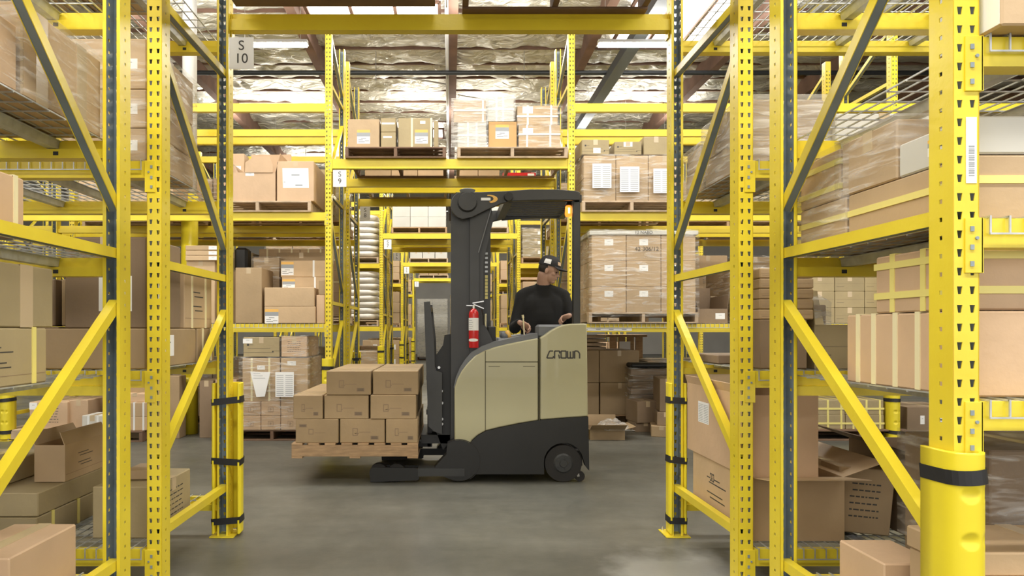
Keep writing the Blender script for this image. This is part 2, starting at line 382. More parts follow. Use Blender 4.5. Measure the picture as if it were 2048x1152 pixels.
# ---------------------------------------------------------------- racks
PH = 4.92
def post_mesh():
    mb = MB(); pitch = .0508; hh = .021; z0 = .10; n = int((PH-.06-z0)/pitch)
    segs = [((-.022,.092),(-.036,.092),[]), ((-.036,.092),(-.036,0),[(.5,.006,.006)]), ((-.036,0),(.036,0),[(.26,.0075,.0045),(.74,.0075,.0045)]),
            ((.036,0),(.036,.092),[(.5,.006,.006)]), ((.036,.092),(.022,.092),[])]
    T = .003
    for a, b, holes in segs:
        a = Vector(a); b = Vector(b); d = b-a; L = d.length; d.normalize(); nrm = Vector((-d.y, d.x))   # inward normal
        rows = []
        if holes:
            rows.append((0, 0)); 
            for k in range(n): rows.append((z0+k*pitch, 1)); rows.append((z0+k*pitch+(hh if len(holes) == 2 else .012), 2))
            rows.append((PH, 0))
        else: rows = [(0, 0), (PH, 0)]
        nc = 2+2*len(holes)
        base = {}
        for sh in (0, 1):
            base[sh] = len(mb.v)
            for z, ty in rows:
                us = [0.]
                for (c, wt, wb) in holes:
                    w = wb if ty == 1 else wt
                    us += [c*L-w, c*L+w]
                us.append(L)
                for u in us:
                    p = a+d*u+nrm*(T*sh); mb.v.append((p.x, p.y, z))
        for r in range(len(rows)-1):
            hole_row = rows[r][1] == 1 and rows[r+1][1] == 2
            for c in range(nc-1):
                ish = hole_row and c % 2 == 1
                for sh in (0, 1):
                    o = base[sh]; q = (o+r*nc+c, o+r*nc+c+1, o+(r+1)*nc+c+1, o+(r+1)*nc+c)
                    if not ish: mb.f.append(q if sh == 0 else q[::-1]); mb.m.append(sh)
                if ish:
                    o, i = base[0], base[1]; A = [r*nc+c, r*nc+c+1, (r+1)*nc+c+1, (r+1)*nc+c]
                    for k in range(4):
                        e, g = A[k], A[(k+1) % 4]; mb.f.append((o+e, o+g, i+g, i+e)); mb.m.append(0)
        # end rims
        o, i = base[0], base[1]; t = (len(rows)-1)*nc
        mb.f.append((o+t, o+t+nc-1, i+t+nc-1, i+t)); mb.m.append(0)
        for cc in (0, nc-1):
            mb.f.append((o+cc, i+cc, i+t+cc, o+t+cc)); mb.m.append(0)
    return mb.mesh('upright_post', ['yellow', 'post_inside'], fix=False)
POST = post_mesh()
def brace_mesh(L):
    def mk():
        mb = MB(); w, h, t = .019, .042, .003; y0, y1 = 0, L
        mb.box(-w, y0, h/2-t, w, y1, h/2, 0)
        for s in (-1, 1):
            mb.box(s*w-(t if s > 0 else 0), y0, -h/2, s*w+(t if s < 0 else 0), y1, h/2-t, 0)
        mb.box(-w+t, y0, -h/2+.002, w-t, y1, -h/2+.005, 1)
        for s in (-1, 1):
            xx = s*(w-t); mb.box(min(xx, xx-s*.0008), y0, -h/2+.001, max(xx, xx-s*.0008), y1, h/2-t-.001, 1)
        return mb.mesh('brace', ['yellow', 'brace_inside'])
    return cached(('brace', round(L, 3)), mk)
def beam_mesh(L, H, label_strip=False):
    def mk():
        mb = MB(); pts = [(0,0),(.062,0),(.062,H-.041),(.037,H-.041),(.037,H),(0,H)]
        mb.prism(pts, -L/2, L/2)
        mb.v = [(yy, xx, zz-H) for xx, yy, zz in mb.v]
        if H < .09:
            for sx in (-1, 1): c = sx*(L/2-.21); mb.box(c-.011, .0605, -H+.012, c+.011, .0628, -H+.028, 1)
        return mb.mesh('beam', ['yellow', 'black_strap'])
    return cached(('beam', round(L, 3), H), mk)
def conn_mesh():
    mb = MB(); mb.cbox(-.024, -.005, -.15, .024, 0, 0, .001, 0); mb.box(.020, -.005, -.15, .025, .05, 0, 0)
    for z in (-.03, -.08, -.125): mb.box(-.012, -.008, z-.007, -.002, -.005, z+.007, 1)
    mb.cyl((.006,-.009,-.055), (.006,-.004,-.055), .005, .005, 6, 1)
    return mb.mesh('end_connector', ['yellow', 'post_inside'])
CONN = conn_mesh()
def deck_mesh(w):
    def mk():
        mb = MB(); r = .0024; n = int(w/.052)
        for i in range(n+1):
            x = .01+(w-.02)*i/n
            mb.box(x-r, -.006, .0, x+r, 1.056, .005)
            mb.box(x-r, -.0085, -.045, x+r, -.0045, .005); mb.box(x-r, 1.0545, -.045, x+r, 1.0585, .005)
        for yv in [.02+.101*k for k in range(11)]: mb.box(.006, yv-r, -.0045, w-.006, yv+r, .0)
        for yv in (-.0095, 1.0595): mb.box(.006, yv-r, -.047, w-.006, yv+r, -.042)
        return mb.mesh('wire_deck', ['galv'])
    return cached(('deck', w), mk)
def chan_mesh():
    mb = MB(); pts = [(-.032,0),(-.024,-.003),(-.019,-.034),(.019,-.034),(.024,-.003),(.032,0),(.032,.002),(-.032,.002)]
    mb.prism(pts, .04, 1.01); return mb.mesh('support_channel', ['galv'])
CHAN = chan_mesh()
def plate_mesh():
    mb = MB(); mb.cbox(-.075, -.05, 0, .075, .12, .008, .002); mb.cyl((-.055,-.03,.008), (-.055,-.03,.03), .008, .008, 6, 1); mb.cyl((.055,-.03,.008), (.055,-.03,.03), .008, .008, 6, 1)
    return mb.mesh('base_plate', ['yellow', 'steel'])
PLATE = plate_mesh()
def guard_mesh(wd=.15):
    def mk():
        mb = MB(); H = .93; n = 28; T = .012; a = wd/2
        def ring(z, off): 
            R = []
            for i in range(n+1):
                t = PI*i/n; R.append((-(a-off)*math.cos(t), .045-(.085-off)*math.sin(t)**.55 if 0 < i < n else .045))
            return [(-(a-off), .10)]+R+[((a-off), .10)]
        zs = [.02+H*k/180 for k in range(181)]; k = n+3
        for off in (0, T):
            for z in zs:
                for (x, yv) in ring(z, off):
                    dm = 0
                    if off == 0:
                        for zc in [.09+.125*q for q in range(7)]:
                            for xc, rx in ((-.010, .021), (.034, .009)):
                                r2 = ((x-xc)/rx)**2+((z-zc)/.022)**2
                                if r2 < 1 and yv < .03: dm = .008*(1-r2)**.7
                    mb.v.append((x, yv+dm, z))
        R = len(zs)
        for r in range(R-1):
            for i in range(k-1):
                q = (r*k+i, r*k+i+1, (r+1)*k+i+1, (r+1)*k+i); mb.f.append(q); mb.m.append(0)
                o = R*k; mb.f.append(tuple(o+t for t in q[::-1])); mb.m.append(0)
        o = R*k
        for i in range(k-1):
            for r in (0, R-1): mb.f.append((r*k+i, r*k+i+1, o+r*k+i+1, o+r*k+i)); mb.m.append(0)
        for i in (0, k-1):
            for r in range(R-1): mb.f.append((r*k+i, (r+1)*k+i, o+(r+1)*k+i, o+r*k+i)); mb.m.append(0)
        return mb.mesh('post_protector', ['yellow_guard'], smooth=True)
    return cached(('guard', wd), mk)
def gstrap_mesh(wd=.15):
    def mk():
        mb = MB(); a = wd/2+.003; n = 12; pts = [(-a, .10)]
        for i in range(n+1):
            t = PI*i/n; pts.append((-a*math.cos(t), .045-.089*math.sin(t)**.55 if 0 < i < n else .045))
        pts.append((a, .10))
        for p, q in zip(pts, pts[1:]+pts[:1]): mb.quadbox([(p[0],p[1],-.02),(q[0],q[1],-.02),(q[0]*1.02,q[1]-.002,-.02),(p[0]*1.02,p[1]-.002,-.02),(p[0],p[1],.02),(q[0],q[1],.02),(q[0]*1.02,q[1]-.002,.02),(p[0]*1.02,p[1]-.002,.02)])
        return mb.mesh('strap', ['black_strap'])
    return cached(('gstrap', wd), mk)
def guard(rack, x, y, rear=False, wd=.15, straps=(.10,.47,.84)):
    g = link('post_protector', guard_mesh(wd), rack, (x, y, 0), (0, 0, PI if rear else 0))
    for z in straps: link('strap', gstrap_mesh(wd), g, (0, 0, z), (random.uniform(-.05,.05), random.uniform(-.12,.12), 0))
FD = 1.055
BRACES = [(.30,.30),(.65,1.39),(1.60,1.60),(2.65,1.79),(2.87,2.87),(3.10,3.92),(4.16,4.16),(4.78,4.32)]
XF = [1.406, 5.138, 8.87]
def frame(rack, x, F):
    yl = F-ORG[rack.name][1]
    link('upright_post', POST, rack, (x, yl, .008)); link('upright_post', POST, rack, (x, yl+FD, .008), (0,0,PI))
    link('base_plate', PLATE, rack, (x, yl, 0)); link('base_plate', PLATE, rack, (x, yl+FD, 0), (0,0,PI))
    for a, b in BRACES:
        y0, y1 = yl+.06, yl+FD-.06; L = math.hypot(y1-y0, b-a)
        nme = 'horizontal_brace' if a == b else 'diagonal_brace'
        link(nme, brace_mesh(L), rack, (x, y0, a), (math.atan2(b-a, y1-y0), 0, 0))
def bay(rack, x0, x1, F, levels, H, conn=True, decks=()):
    xc = (x0+x1)/2; L = x1-x0; yl = F-ORG[rack.name][1]
    for z in levels:
        for rear in (0, 1):
            b = link('beam', beam_mesh(L, H), rack, (xc, yl+.004 if not rear else yl+FD-.004, z), (0,0,PI if rear else 0))
            if conn:
                for s in (-1, 1):
                    c = link('end_connector', CONN, b, (s*(L/2+.017), -.004, 0)); c.scale = (-s, 1, 1)
        if z in decks:
            nd = max(1, round(L/1.21)); w = round(L/nd-.03, 3)
            for i in range(nd):
                dk = link('wire_deck', deck_mesh(w), rack, (x0+.015+i*(L/nd), yl, z+.001))
                for cx in (.18, .5, .82): link('support_channel', CHAN, dk, (w*cx, 0, -.006))
RACKDEF = [('nearest yellow pallet rack, its frames cut off by the picture edges', 1.839, [.235,1.085,1.585,2.08,2.62], .08, 2),
 ('near yellow pallet rack whose tunnel carries the sign reading S 10', 3.211, [.235,1.085,2.085,3.09], .08, 2),
 ('yellow pallet rack right behind the forklift, with sign reading S 9', 7.80, [1.35,2.64,3.90], .094, 3),
 ('yellow pallet rack standing back to back with it, small sign reading S 8', 9.172, [1.35,2.64,3.90], .094, 3),
 ('far yellow pallet rack beyond the second aisle, holding white sacks', 13.80, [1.35,2.64,3.90], .094, 3),
 ('far yellow pallet rack backing onto it, sign reading S 6', 15.172, [1.35,2.64,3.90], .094, 3),
 ('distant yellow pallet rack, front row of the third rack pair', 19.80, [1.35,2.64,3.90], .094, 2),
 ('distant yellow pallet rack, rear row of the third rack pair', 21.172, [1.35,2.64,3.90], .094, 2),
 ('farthest yellow pallet rack of the tunnel, with blurred white sign', 25.80, [1.35,2.64,3.90], .094, 2)]
for k, (lb, F, levels, H, nf) in enumerate(RACKDEF):
    rk = thing('pallet_rack', lb, 'rack', (0, F, 0), 'yellow pallet racks in rows')
    for s in (-1, 1):
        for i in range(nf): frame(rk, s*XF[i], F)
        for i in range(nf-1):
            a, b = XF[i]+.036, XF[i+1]-.036
            x0, x1 = (a, b) if s > 0 else (-b, -a)
            bay(rk, x0, x1, F, levels, H, k < 4 and i == 0, levels if k < 2 else ((1.35,) if k < 4 and i == 0 else ()))
    bay(rk, -1.37, 1.37, F, [3.257], .11, k < 4)
    if k == 0:
        guard(rk, 1.402, 0, False, .102, (.885,.47,.10)); guard(rk, -1.402, 0, False, .102)
    elif k == 1:
        guard(rk, -1.386, FD, True, .17); guard(rk, 1.412, FD, True, .10)
    elif k % 2 == 0:
        for s in (-1, 1):
            guard(rk, s*1.42, 0, False, .13)
            if k == 2: guard(rk, s*5.138, 0, False, .13)
    else:
        for s in (-1, 1): guard(rk, s*1.406, FD, True, .12)
# bay signs
def sign(top, bot, x, y, z, label):
    r = thing('bay_sign', label, 'sign', (x, y, z), None)
    mb = MB(); mb.cbox(-.076, -.003, -.098, .076, 0, .098, .001); link('sign_plate', mb.mesh('sign_plate', ['paper']), r)
    link('lettering', textmesh(top, .085), r, (0, -.004, .045), (PI/2,0,0))
    link('lettering', textmesh(bot, .085), r, (.0, -.004, -.035), (PI/2,0,0))
for top, bot, yy in (('S','10',4.16),('S','9',7.79),('S','8',10.12),('S','7',13.79),('S','6',16.12),('S','5',19.79),('S','4',22.12),('S','3',25.79)):
    x = -1.285 if yy < 5 else -1.272
    pl = {'10':'largest white sign reading S 10, hung under the near tunnel beam','9':'white sign reading S 9 under the second tunnel beam','8':'small white sign reading S 8 deeper in the tunnel'}.get(bot, f'tiny white sign reading S {bot}, {dict(zip("76543", ("nearest", "second", "third", "fourth", "farthest"))).get(bot)} of the tiny ones down the tunnel')
    sign(top, bot, x, yy, 2.985 if bot == '10' else 3.03, pl)
# white location label stuck on the nearest post (right)
mb = MB(); mb.box(1.405, 1.8375, 1.68, 1.434, 1.8385, 1.86)
o = tag(mb.build('location_label', 'paper'), 'tall white barcode label on the front of the nearest right post', 'label')
mb = MB()
for i in range(14): mb.box(1.412, 1.8370, 1.70+i*.006, 1.428, 1.8374, 1.702+i*.006+(.002 if i % 3 else 0))
mb.build('barcode', 'ink_grey', o)
for lb, x0, x1, yy, z0 in (('long white label strip on the lower beam behind the forklift, right side', 1.50, 2.10, 7.80, 1.27), ('white label on the front beam at far right below striped carton', 1.66, 1.80, 1.839, 1.01)):
    mb = MB(); mb.box(x0, yy+.001, z0, x1, yy+.0035, z0+.035); o = tag(mb.build('beam_label', 'paper'), lb, 'label')
    mb = MB(); n = 4
    for i in range(n): mb.box(x0+(x1-x0)*(i+.25)/n, yy+.0004, z0+.012, x0+(x1-x0)*(i+.6)/n, yy+.0009, z0+.022)
    mb.build('print', 'ink_grey', o)
# building column in the left bay behind the forklift
mb = MB(); mb.cyl((-3.22, 8.35, 0), (-3.22, 8.35, 2.95), .10, .10, 20); co = tag(mb.build('building_column', 'yellow_guard', None, True), 'round building column, yellow below and white above, inside left rack', 'column')
mb = MB(); mb.cyl((-3.22, 8.35, 2.95), (-3.22, 8.35, 7.4), .085, .085, 20); mb.build('upper_shaft', 'column_white', co, True)
mb = MB(); mb.cyl((-3.22, 8.35, .62), (-3.22, 8.35, .70), .115, .115, 20); mb.build('collar', 'yellow_guard', co, True)
for i, (dx, z) in enumerate(((-.04, .40), (.02, .46))):
    mb = MB(); mb.box(-3.22+dx-.025, 8.24, z-.06, -3.22+dx+.025, 8.245, z+.06); mb.build('tag', 'paper', co)
# ---------------------------------------------------------------- cartons, pallets, film
def carton_mesh(w, d, h, m):
    def mk():
        mb = MB(); mb.cbox(-w/2, -d/2, 0, w/2, d/2, h, .005)
        return mb.mesh('carton', [m])
    return cached(('carton', round(w,3), round(d,3), round(h,3), m), mk)
def fp(w, d, h, face, u, v, off):
    """u, v in metres from the face's lower-left corner seen from outside"""
    if face == 'f': return (-w/2+u, -d/2-off, v)
    if face == 'r': return (w/2+off, -d/2+u, v)
    if face == 'l': return (-w/2-off, d/2-u, v)
    if face == 't': return (-w/2+u, -d/2+v, h+off)
def patch(mb, dims, face, u0, v0, u1, v1, o0, o1, mi=0, skew=0):
    P = [fp(*dims, face, a, b, o) for o in (o0, o1) for a, b in ((u0+skew, v0), (u1+skew, v0), (u1, v1), (u0, v1))]
    mb.quadbox(P, mi)
def face_len(dims, face): return dims[0] if face in 'ft' else dims[1]
def add_paper(o, dims, face, cu, cv, pw, ph, style='ship'):
    key = ('paper', tuple(round(t,3) for t in dims), face, cu, cv, pw, ph, style)
    def mk():
        mb = MB(); FL = face_len(dims, face); FH = dims[1] if face == 't' else dims[2]
        u0 = FL*cu-pw/2; v0 = FH*cv-ph/2; u1, v1 = u0+pw, v0+ph
        E = .0008
        if style == 'ship':
            patch(mb, dims, face, u0, v0, u1, v0+ph*.52, 0, E, 0)
            patch(mb, dims, face, u0, v0+ph*.52, u1, v0+ph*.80, 0, E, 2)
            patch(mb, dims, face, u0, v0+ph*.80, u1, v1, 0, E, 3)
            for a, b, c in ((.1,.6,.12),(.1,.45,.26),(.6,.92,.18),(.3,.7,.38)): patch(mb, dims, face, u0+pw*a, v0+ph*c, u0+pw*b, v0+ph*(c+.03), E, 2*E, 1)
        elif style == 'list':
            patch(mb, dims, face, u0, v0, u1, v1, 0, E, 0)
            for i in range(11):
                vv = v0+ph*(.06+.08*i)
                for a, b in ((.06,.44),(.54,.94)): patch(mb, dims, face, u0+pw*a, vv, u0+pw*b, vv+ph*.022, E, 2*E, 2)
        elif style == 'taper':
            P = []
            for off in (0, E):
                for a, b in ((.30,0),(.72,.02),(1,1),(0,1)): P.append(fp(*dims, face, u0+pw*a, v0+ph*b, off))
            mb.quadbox(P, 0)
            for i in range(3): patch(mb, dims, face, u0+pw*.15, v0+ph*(.93-.09*i), u0+pw*(.5+.12*i), v0+ph*(.945-.09*i), E, 2*E, 2)
        elif style == 'plain': 
            patch(mb, dims, face, u0, v0, u1, v1, 0, E, 0)
            patch(mb, dims, face, u0+pw*.35, v0+ph*.62, u0+pw*.68, v0+ph*.68, E, 2*E, 2)
        elif style == 'sheet':
            patch(mb, dims, face, u0, v0, u1, v1, 0, E, 0, .008)
            patch(mb, dims, face, u0+pw*.35, v0+ph*.62, u0+pw*.66, v0+ph*.68, E, 2*E, 2)
            patch(mb, dims, face, u0+pw*.05, v0+ph*.28, u0+pw*.12, v0+ph*.31, E, 2*E, 2)
            patch(mb, dims, face, u0+pw*.5, v0+ph*.10, u0+pw*.78, v0+ph*.17, E, 2*E, 2)
        elif style == 'code':
            patch(mb, dims, face, u0, v0, u1, v1, 0, E, 0)
            rnd = random.Random(5)
            for i in range(4): patch(mb, dims, face, u0+pw*.15, v0+ph*(.15+.17*i), u0+pw*(.4+rnd.random()*.45), v0+ph*(.22+.17*i), E, 2*E, 1)
        elif style == 'crt':      # carton print: handling symbols
            for i, a in enumerate((.25,.45)):
                patch(mb, dims, face, u0+pw*a, v0+ph*.5, u0+pw*(a+.14), v0+ph*.8, 0, E, 4)
                patch(mb, dims, face, u0+pw*(a+.03), v0+ph*.56, u0+pw*(a+.11), v0+ph*.74, E, 1.5*E, 5)
        mats = ['paper', 'ink', 'ink_grey', 'label_orange', 'ink', 'card_tan']
        return mb.mesh('shipping_label', mats, fix=False)
    return link('shipping_label', cached(key, mk), o)
def add_mark(o, dims, face, style, fm='card_mid'):
    key = ('mark', tuple(round(t,3) for t in dims), face, style, fm)
    def mk():
        mb = MB(); FL = face_len(dims, face); FH = dims[2]; E = .0006
        def r(a, b, c, d_, mi=0, o0=0): patch(mb, dims, face, FL*a, FH*b, FL*c, FH*d_, o0, o0+E, mi)
        if style == 'logo':
            r(.28,.30,.40,.62); r(.30,.34,.38,.58, 1, E); r(.33,.38,.42,.42,0,E); r(.42,.44,.68,.465); r(.68,.14,.86,.30, 0); 
            for i in range(4): r(.70,.17+.03*i,.84,.18+.03*i,2,E)
        elif style == 'logo_left':
            r(.30,.36,.42,.60); r(.32,.40,.40,.56, 1, E); r(.44,.42,.70,.44); r(.08,.66,.26,.80)
            for i in range(3): r(.10,.69+.03*i,.24,.70+.03*i,2,E)
        elif style == 'lines':
            r(.10,.55,.16,.66, 2); r(.17,.60,.28,.615, 2); r(.12,.42,.75,.432, 2); r(.0,.22,.80,.232, 2); r(.80,.22,.84,.30,2); r(.84,.29,1,.302,2)
        elif style == 'text':
            rnd = random.Random(3)
            for i in range(6): 
                a = .22+rnd.random()*.06; v = .25+.10*i
                while a < .74: b = a+.03+rnd.random()*.07; r(a, v, min(b,.76), v+.022, 2); a = b+.025
        elif style == 'small':
            r(.30,.66,.55,.68, 2); r(.34,.58,.66,.60, 2); r(.30,.40,.60,.42,2); r(.36,.32,.64,.34,2); r(.02,.18,.98,.19,0)
        elif style == 'cc':
            r(.36,.25,.64,.62); r(.38,.28,.62,.59,1,E); r(.46,.34,.50,.54,0,2*E); r(.50,.42,.56,.46,0,2*E)
        elif style == 'eline':
            r(.05,.30,.30,.315,2); r(.02,.50,.98,.505,2)
        return mb.mesh('printed_mark', ['ink_faint', fm, 'ink'], fix=False)
    return link('printed_mark', cached(key, mk), o)
def add_strap(o, dims, straps, m):
    for st in straps: one_strap(o, dims, st, m)
def one_strap(o, dims, st, m):
    key = ('strap', tuple(round(t,3) for t in dims), st, m)
    w, d, h = dims
    def mk():
        mb = MB(); t = .0025; s = .011; e = .0009
        kind, u = st
        if kind == 'x':
            x = -w/2+w*u; P = [(-d/2, .002), (-d/2, h), (d/2, h), (d/2, .002)]; Q = [(-d/2-t, .002), (-d/2-t, h+t), (d/2+t, h+t), (d/2+t, .002)]
            for i in range(3): mb.quadbox([(x-s,)+P[i], (x+s,)+P[i], (x+s,)+P[i+1], (x-s,)+P[i+1], (x-s,)+Q[i], (x+s,)+Q[i], (x+s,)+Q[i+1], (x-s,)+Q[i+1]])
        elif kind == 'y':
            y = -d/2+d*u; t += e; P = [(-w/2, .002), (-w/2, h), (w/2, h), (w/2, .002)]; Q = [(-w/2-t, .002), (-w/2-t, h+t), (w/2+t, h+t), (w/2+t, .002)]
            f = lambda p, yy: (p[0], yy, p[1])
            for i in range(3): mb.quadbox([f(P[i],y-s), f(P[i],y+s), f(P[i+1],y+s), f(P[i+1],y-s), f(Q[i],y-s), f(Q[i],y+s), f(Q[i+1],y+s), f(Q[i+1],y-s)])
        else:
            z = h*u; t += 2*e; P = [(-w/2,-d/2),(w/2,-d/2),(w/2,d/2),(-w/2,d/2)]; Q = [(-w/2-t,-d/2-t),(w/2+t,-d/2-t),(w/2+t,d/2+t),(-w/2-t,d/2+t)]
            for i in range(4):
                k = (i+1) % 4; mb.quadbox([P[i]+(z-s,), P[k]+(z-s,), P[k]+(z+s,), P[i]+(z+s,), Q[i]+(z-s,), Q[k]+(z-s,), Q[k]+(z+s,), Q[i]+(z+s,)])
        return mb.mesh('strap', [m])
    return link('strap', cached(key, mk), o)
def add_tape(o, dims, axis):
    w, d, h = dims
    if axis == 'band': add_tape(o, dims, 'banda'); return add_tape(o, dims, 'bandb')
    key = ('tape', round(w,3), round(d,3), round(h,3), axis)
    def mk():
        mb = MB(); t = .0012; s = .026; dr = min(.07, h*.35)
        if axis == 'y':      # seam runs front to back; tabs down the front
            mb.box(-s, -d/2, h, s, d/2, h+t); mb.box(-s, -d/2-t, h-dr, s, -d/2, h+t); mb.box(-s, d/2, h-dr, s, d/2+t, h+t)
        elif axis == 'x':
            mb.box(-w/2, -s, h, w/2, s, h+t); mb.box(w/2, -s, h-dr, w/2+t, s, h+t); mb.box(-w/2-t, -s, h-dr, -w/2, s, h+t)
        elif axis[:4] == 'band':   # wide vertical band down the side faces
            for yy in ((-d*.28,) if axis == 'banda' else (d*.22,)):
                mb.box(w/2, yy-.035, 0, w/2+t, yy+.035, h); mb.box(-w/2, yy-.035, h, w/2, yy+.035, h+t)
        return mb.mesh('tape', ['tape'])
    return link('tape', cached(key, mk), o)
def carton(label, x0, x1, y0, y1, z0, h, m='card_tan', tape='y', papers=(), straps=(), smat='strap_cream', marks=(), rz=0., group=None, tilt=None, name='carton'):
    w, d = abs(x1-x0)-.006, abs(y1-y0)-.006; h = h-.001; dims = (w, d, h)
    o = link(name, carton_mesh(w, d, h, m), None, ((x0+x1)/2, (y0+y1)/2, z0))
    o.rotation_euler = (0, 0, rz) if tilt is None else (tilt[0], tilt[1], rz)
    tag(o, label, 'box', group)
    if tape: add_tape(o, dims, tape)
    if straps: add_strap(o, dims, straps, smat)
    for p in papers: add_paper(o, dims, *p)
    for f, s in marks: add_mark(o, dims, f, s, m)
    return o
def open_carton(label, x0, x1, y0, y1, z0, h, m='card_mid', flaps=(('f',115),('b',110),('l',120),('r',125)), rz=0., papers=(), marks=(), group=None, fl=None, fmat=None):
    w, d = x1-x0-.006, y1-y0-.006; t = .005; dims = (w, d, h)
    def mk():
        mb = MB(); mb.box(-w/2,-d/2,0,w/2,d/2,t); mb.box(-w/2,-d/2,t,w/2,-d/2+t,h); mb.box(-w/2,d/2-t,t,w/2,d/2,h)
        mb.box(-w/2,-d/2+t,t,-w/2+t,d/2-t,h); mb.box(w/2-t,-d/2+t,t,w/2,d/2-t,h); return mb.mesh('open_carton', [m])
    o = link('open_carton', cached(('oc', round(w,3), round(d,3), round(h,3), m), mk), None, ((x0+x1)/2,(y0+y1)/2,z0), (0,0,rz))
    tag(o, label, 'box', group)
    for side, ang in flaps:
        a = math.radians(ang); L = (fl or (d/2 if side in 'fb' else w*.45))
        mb = MB()
        dx, dz = math.cos(a)*-1, math.sin(a)       # ang measured from inside-flat: 90 = upright, 180 = flat outwards
        if side == 'f': mb.quadbox([(-w/2,-d/2,h),(w/2,-d/2,h),(w/2,-d/2+t,h),(-w/2,-d/2+t,h),(-w/2,-d/2-L*dx,h+L*dz),(w/2,-d/2-L*dx,h+L*dz),(w/2,-d/2-L*dx+t,h+L*dz+.002),(-w/2,-d/2-L*dx+t,h+L*dz+.002)])
        if side == 'b': mb.quadbox([(-w/2,d/2-t,h),(w/2,d/2-t,h),(w/2,d/2,h),(-w/2,d/2,h),(-w/2,d/2-t+L*dx,h+L*dz),(w/2,d/2-t+L*dx,h+L*dz),(w/2,d/2+L*dx,h+L*dz-.002),(-w/2,d/2+L*dx,h+L*dz-.002)])
        if side == 'r': mb.quadbox([(w/2-t,-d/2,h),(w/2,-d/2,h),(w/2,d/2,h),(w/2-t,d/2,h),(w/2-t+L*dx,-d/2,h+L*dz),(w/2+L*dx,-d/2,h+L*dz-.002),(w/2+L*dx,d/2,h+L*dz-.002),(w/2-t+L*dx,d/2,h+L*dz)])
        if side == 'l': mb.quadbox([(-w/2,-d/2,h),(-w/2+t,-d/2,h),(-w/2+t,d/2,h),(-w/2,d/2,h),(-w/2-L*dx,-d/2,h+L*dz-.002),(-w/2+t-L*dx,-d/2,h+L*dz),(-w/2+t-L*dx,d/2,h+L*dz),(-w/2-L*dx,d/2,h+L*dz-.002)])
        link('flap', mb.mesh('flap', [fmat or m]), o)
    for p in papers: add_paper(o, dims, *p)
    for f, s in marks: add_mark(o, dims, f, s, m)
    return o
def board(w, d, h, m): 
    def mk():
        mb = MB(); mb.cbox(-w/2,-d/2,0,w/2,d/2,h,.002); return mb.mesh('board', [m])
    return cached(('board', round(w,3), round(d,3), h, m), mk)
def pallet(label, cx, cy, z0, w, d, along='y', m='wood', group=None, rz=0):
    r = thing('pallet', label, 'pallet', (cx, cy, z0), group, rz)
    H0, H1, H2 = .016, .092, .018
    if along == 'y':
        for x in (-w/2+.02, 0, w/2-.02): link('stringer', board(.038, d, H1, m), r, (x, 0, H0))
        for i in range(7): link('deck_board', board(w, .09, H2, m), r, (0, -d/2+.045+(d-.09)*i/6, H0+H1))
        for i in (-1, 0, 1): link('bottom_board', board(w, .09, H0, m), r, (0, i*(d/2-.045), 0))
    else:
        for y in (-d/2+.02, 0, d/2-.02): link('stringer', board(w, .038, H1, m), r, (0, y, H0))
        for i in range(8): link('deck_board', board(.09, d, H2, m), r, (-w/2+.045+(w-.09)*i/7, 0, H0+H1))
        for i in (-1, 0, 1): link('bottom_board', board(.09, d, H0, m), r, (i*(w/2-.045), 0, 0))
    return r
PZ = .126
def film(label, x0, x1, y0, y1, z0, z1, m='film', peak=0., group=None):
    cx, cy = (x0+x1)/2, (y0+y1)/2; w, d, h = x1-x0+.03, y1-y0+.03, z1-z0+.012
    mb = MB(); n = 14; sd = random.random()*50
    per = []
    for i in range(n): per.append((-w/2+w*i/n, -d/2))
    for i in range(n): per.append((w/2, -d/2+d*i/n))
    for i in range(n): per.append((w/2-w*i/n, d/2))
    for i in range(n): per.append((-w/2, d/2-d*i/n))
    K = len(per); R = 16
    for r in range(R+1):
        z = h*r/R
        for (x, y) in per:
            k = 1+.006*noise.noise(Vector((x*9+sd, y*9, z*22)))+ .004*noise.noise(Vector((x*3, y*3+sd, z*60)))
            mb.v.append((x*k, y*k, z))
    for r in range(R):
        for i in range(K):
            j = (i+1) % K; mb.f.append((r*K+i, r*K+j, (r+1)*K+j, (r+1)*K+i)); mb.m.append(0)
    c = len(mb.v)
    for (x, y) in per: mb.v.append((x*.55, y*.55, h+.006+peak*.8))
    for i in range(K):
        j = (i+1) % K; mb.f.append((R*K+i, R*K+j, c+j, c+i)); mb.m.append(0)
    mb.f.append(tuple(range(c, c+K))); mb.m.append(0)
    o = link('stretch_wrap', mb.mesh('stretch_wrap', [m], smooth=True, fix=False), None, (cx, cy, z0))
    return tag(o, label, 'plastic wrap', group)
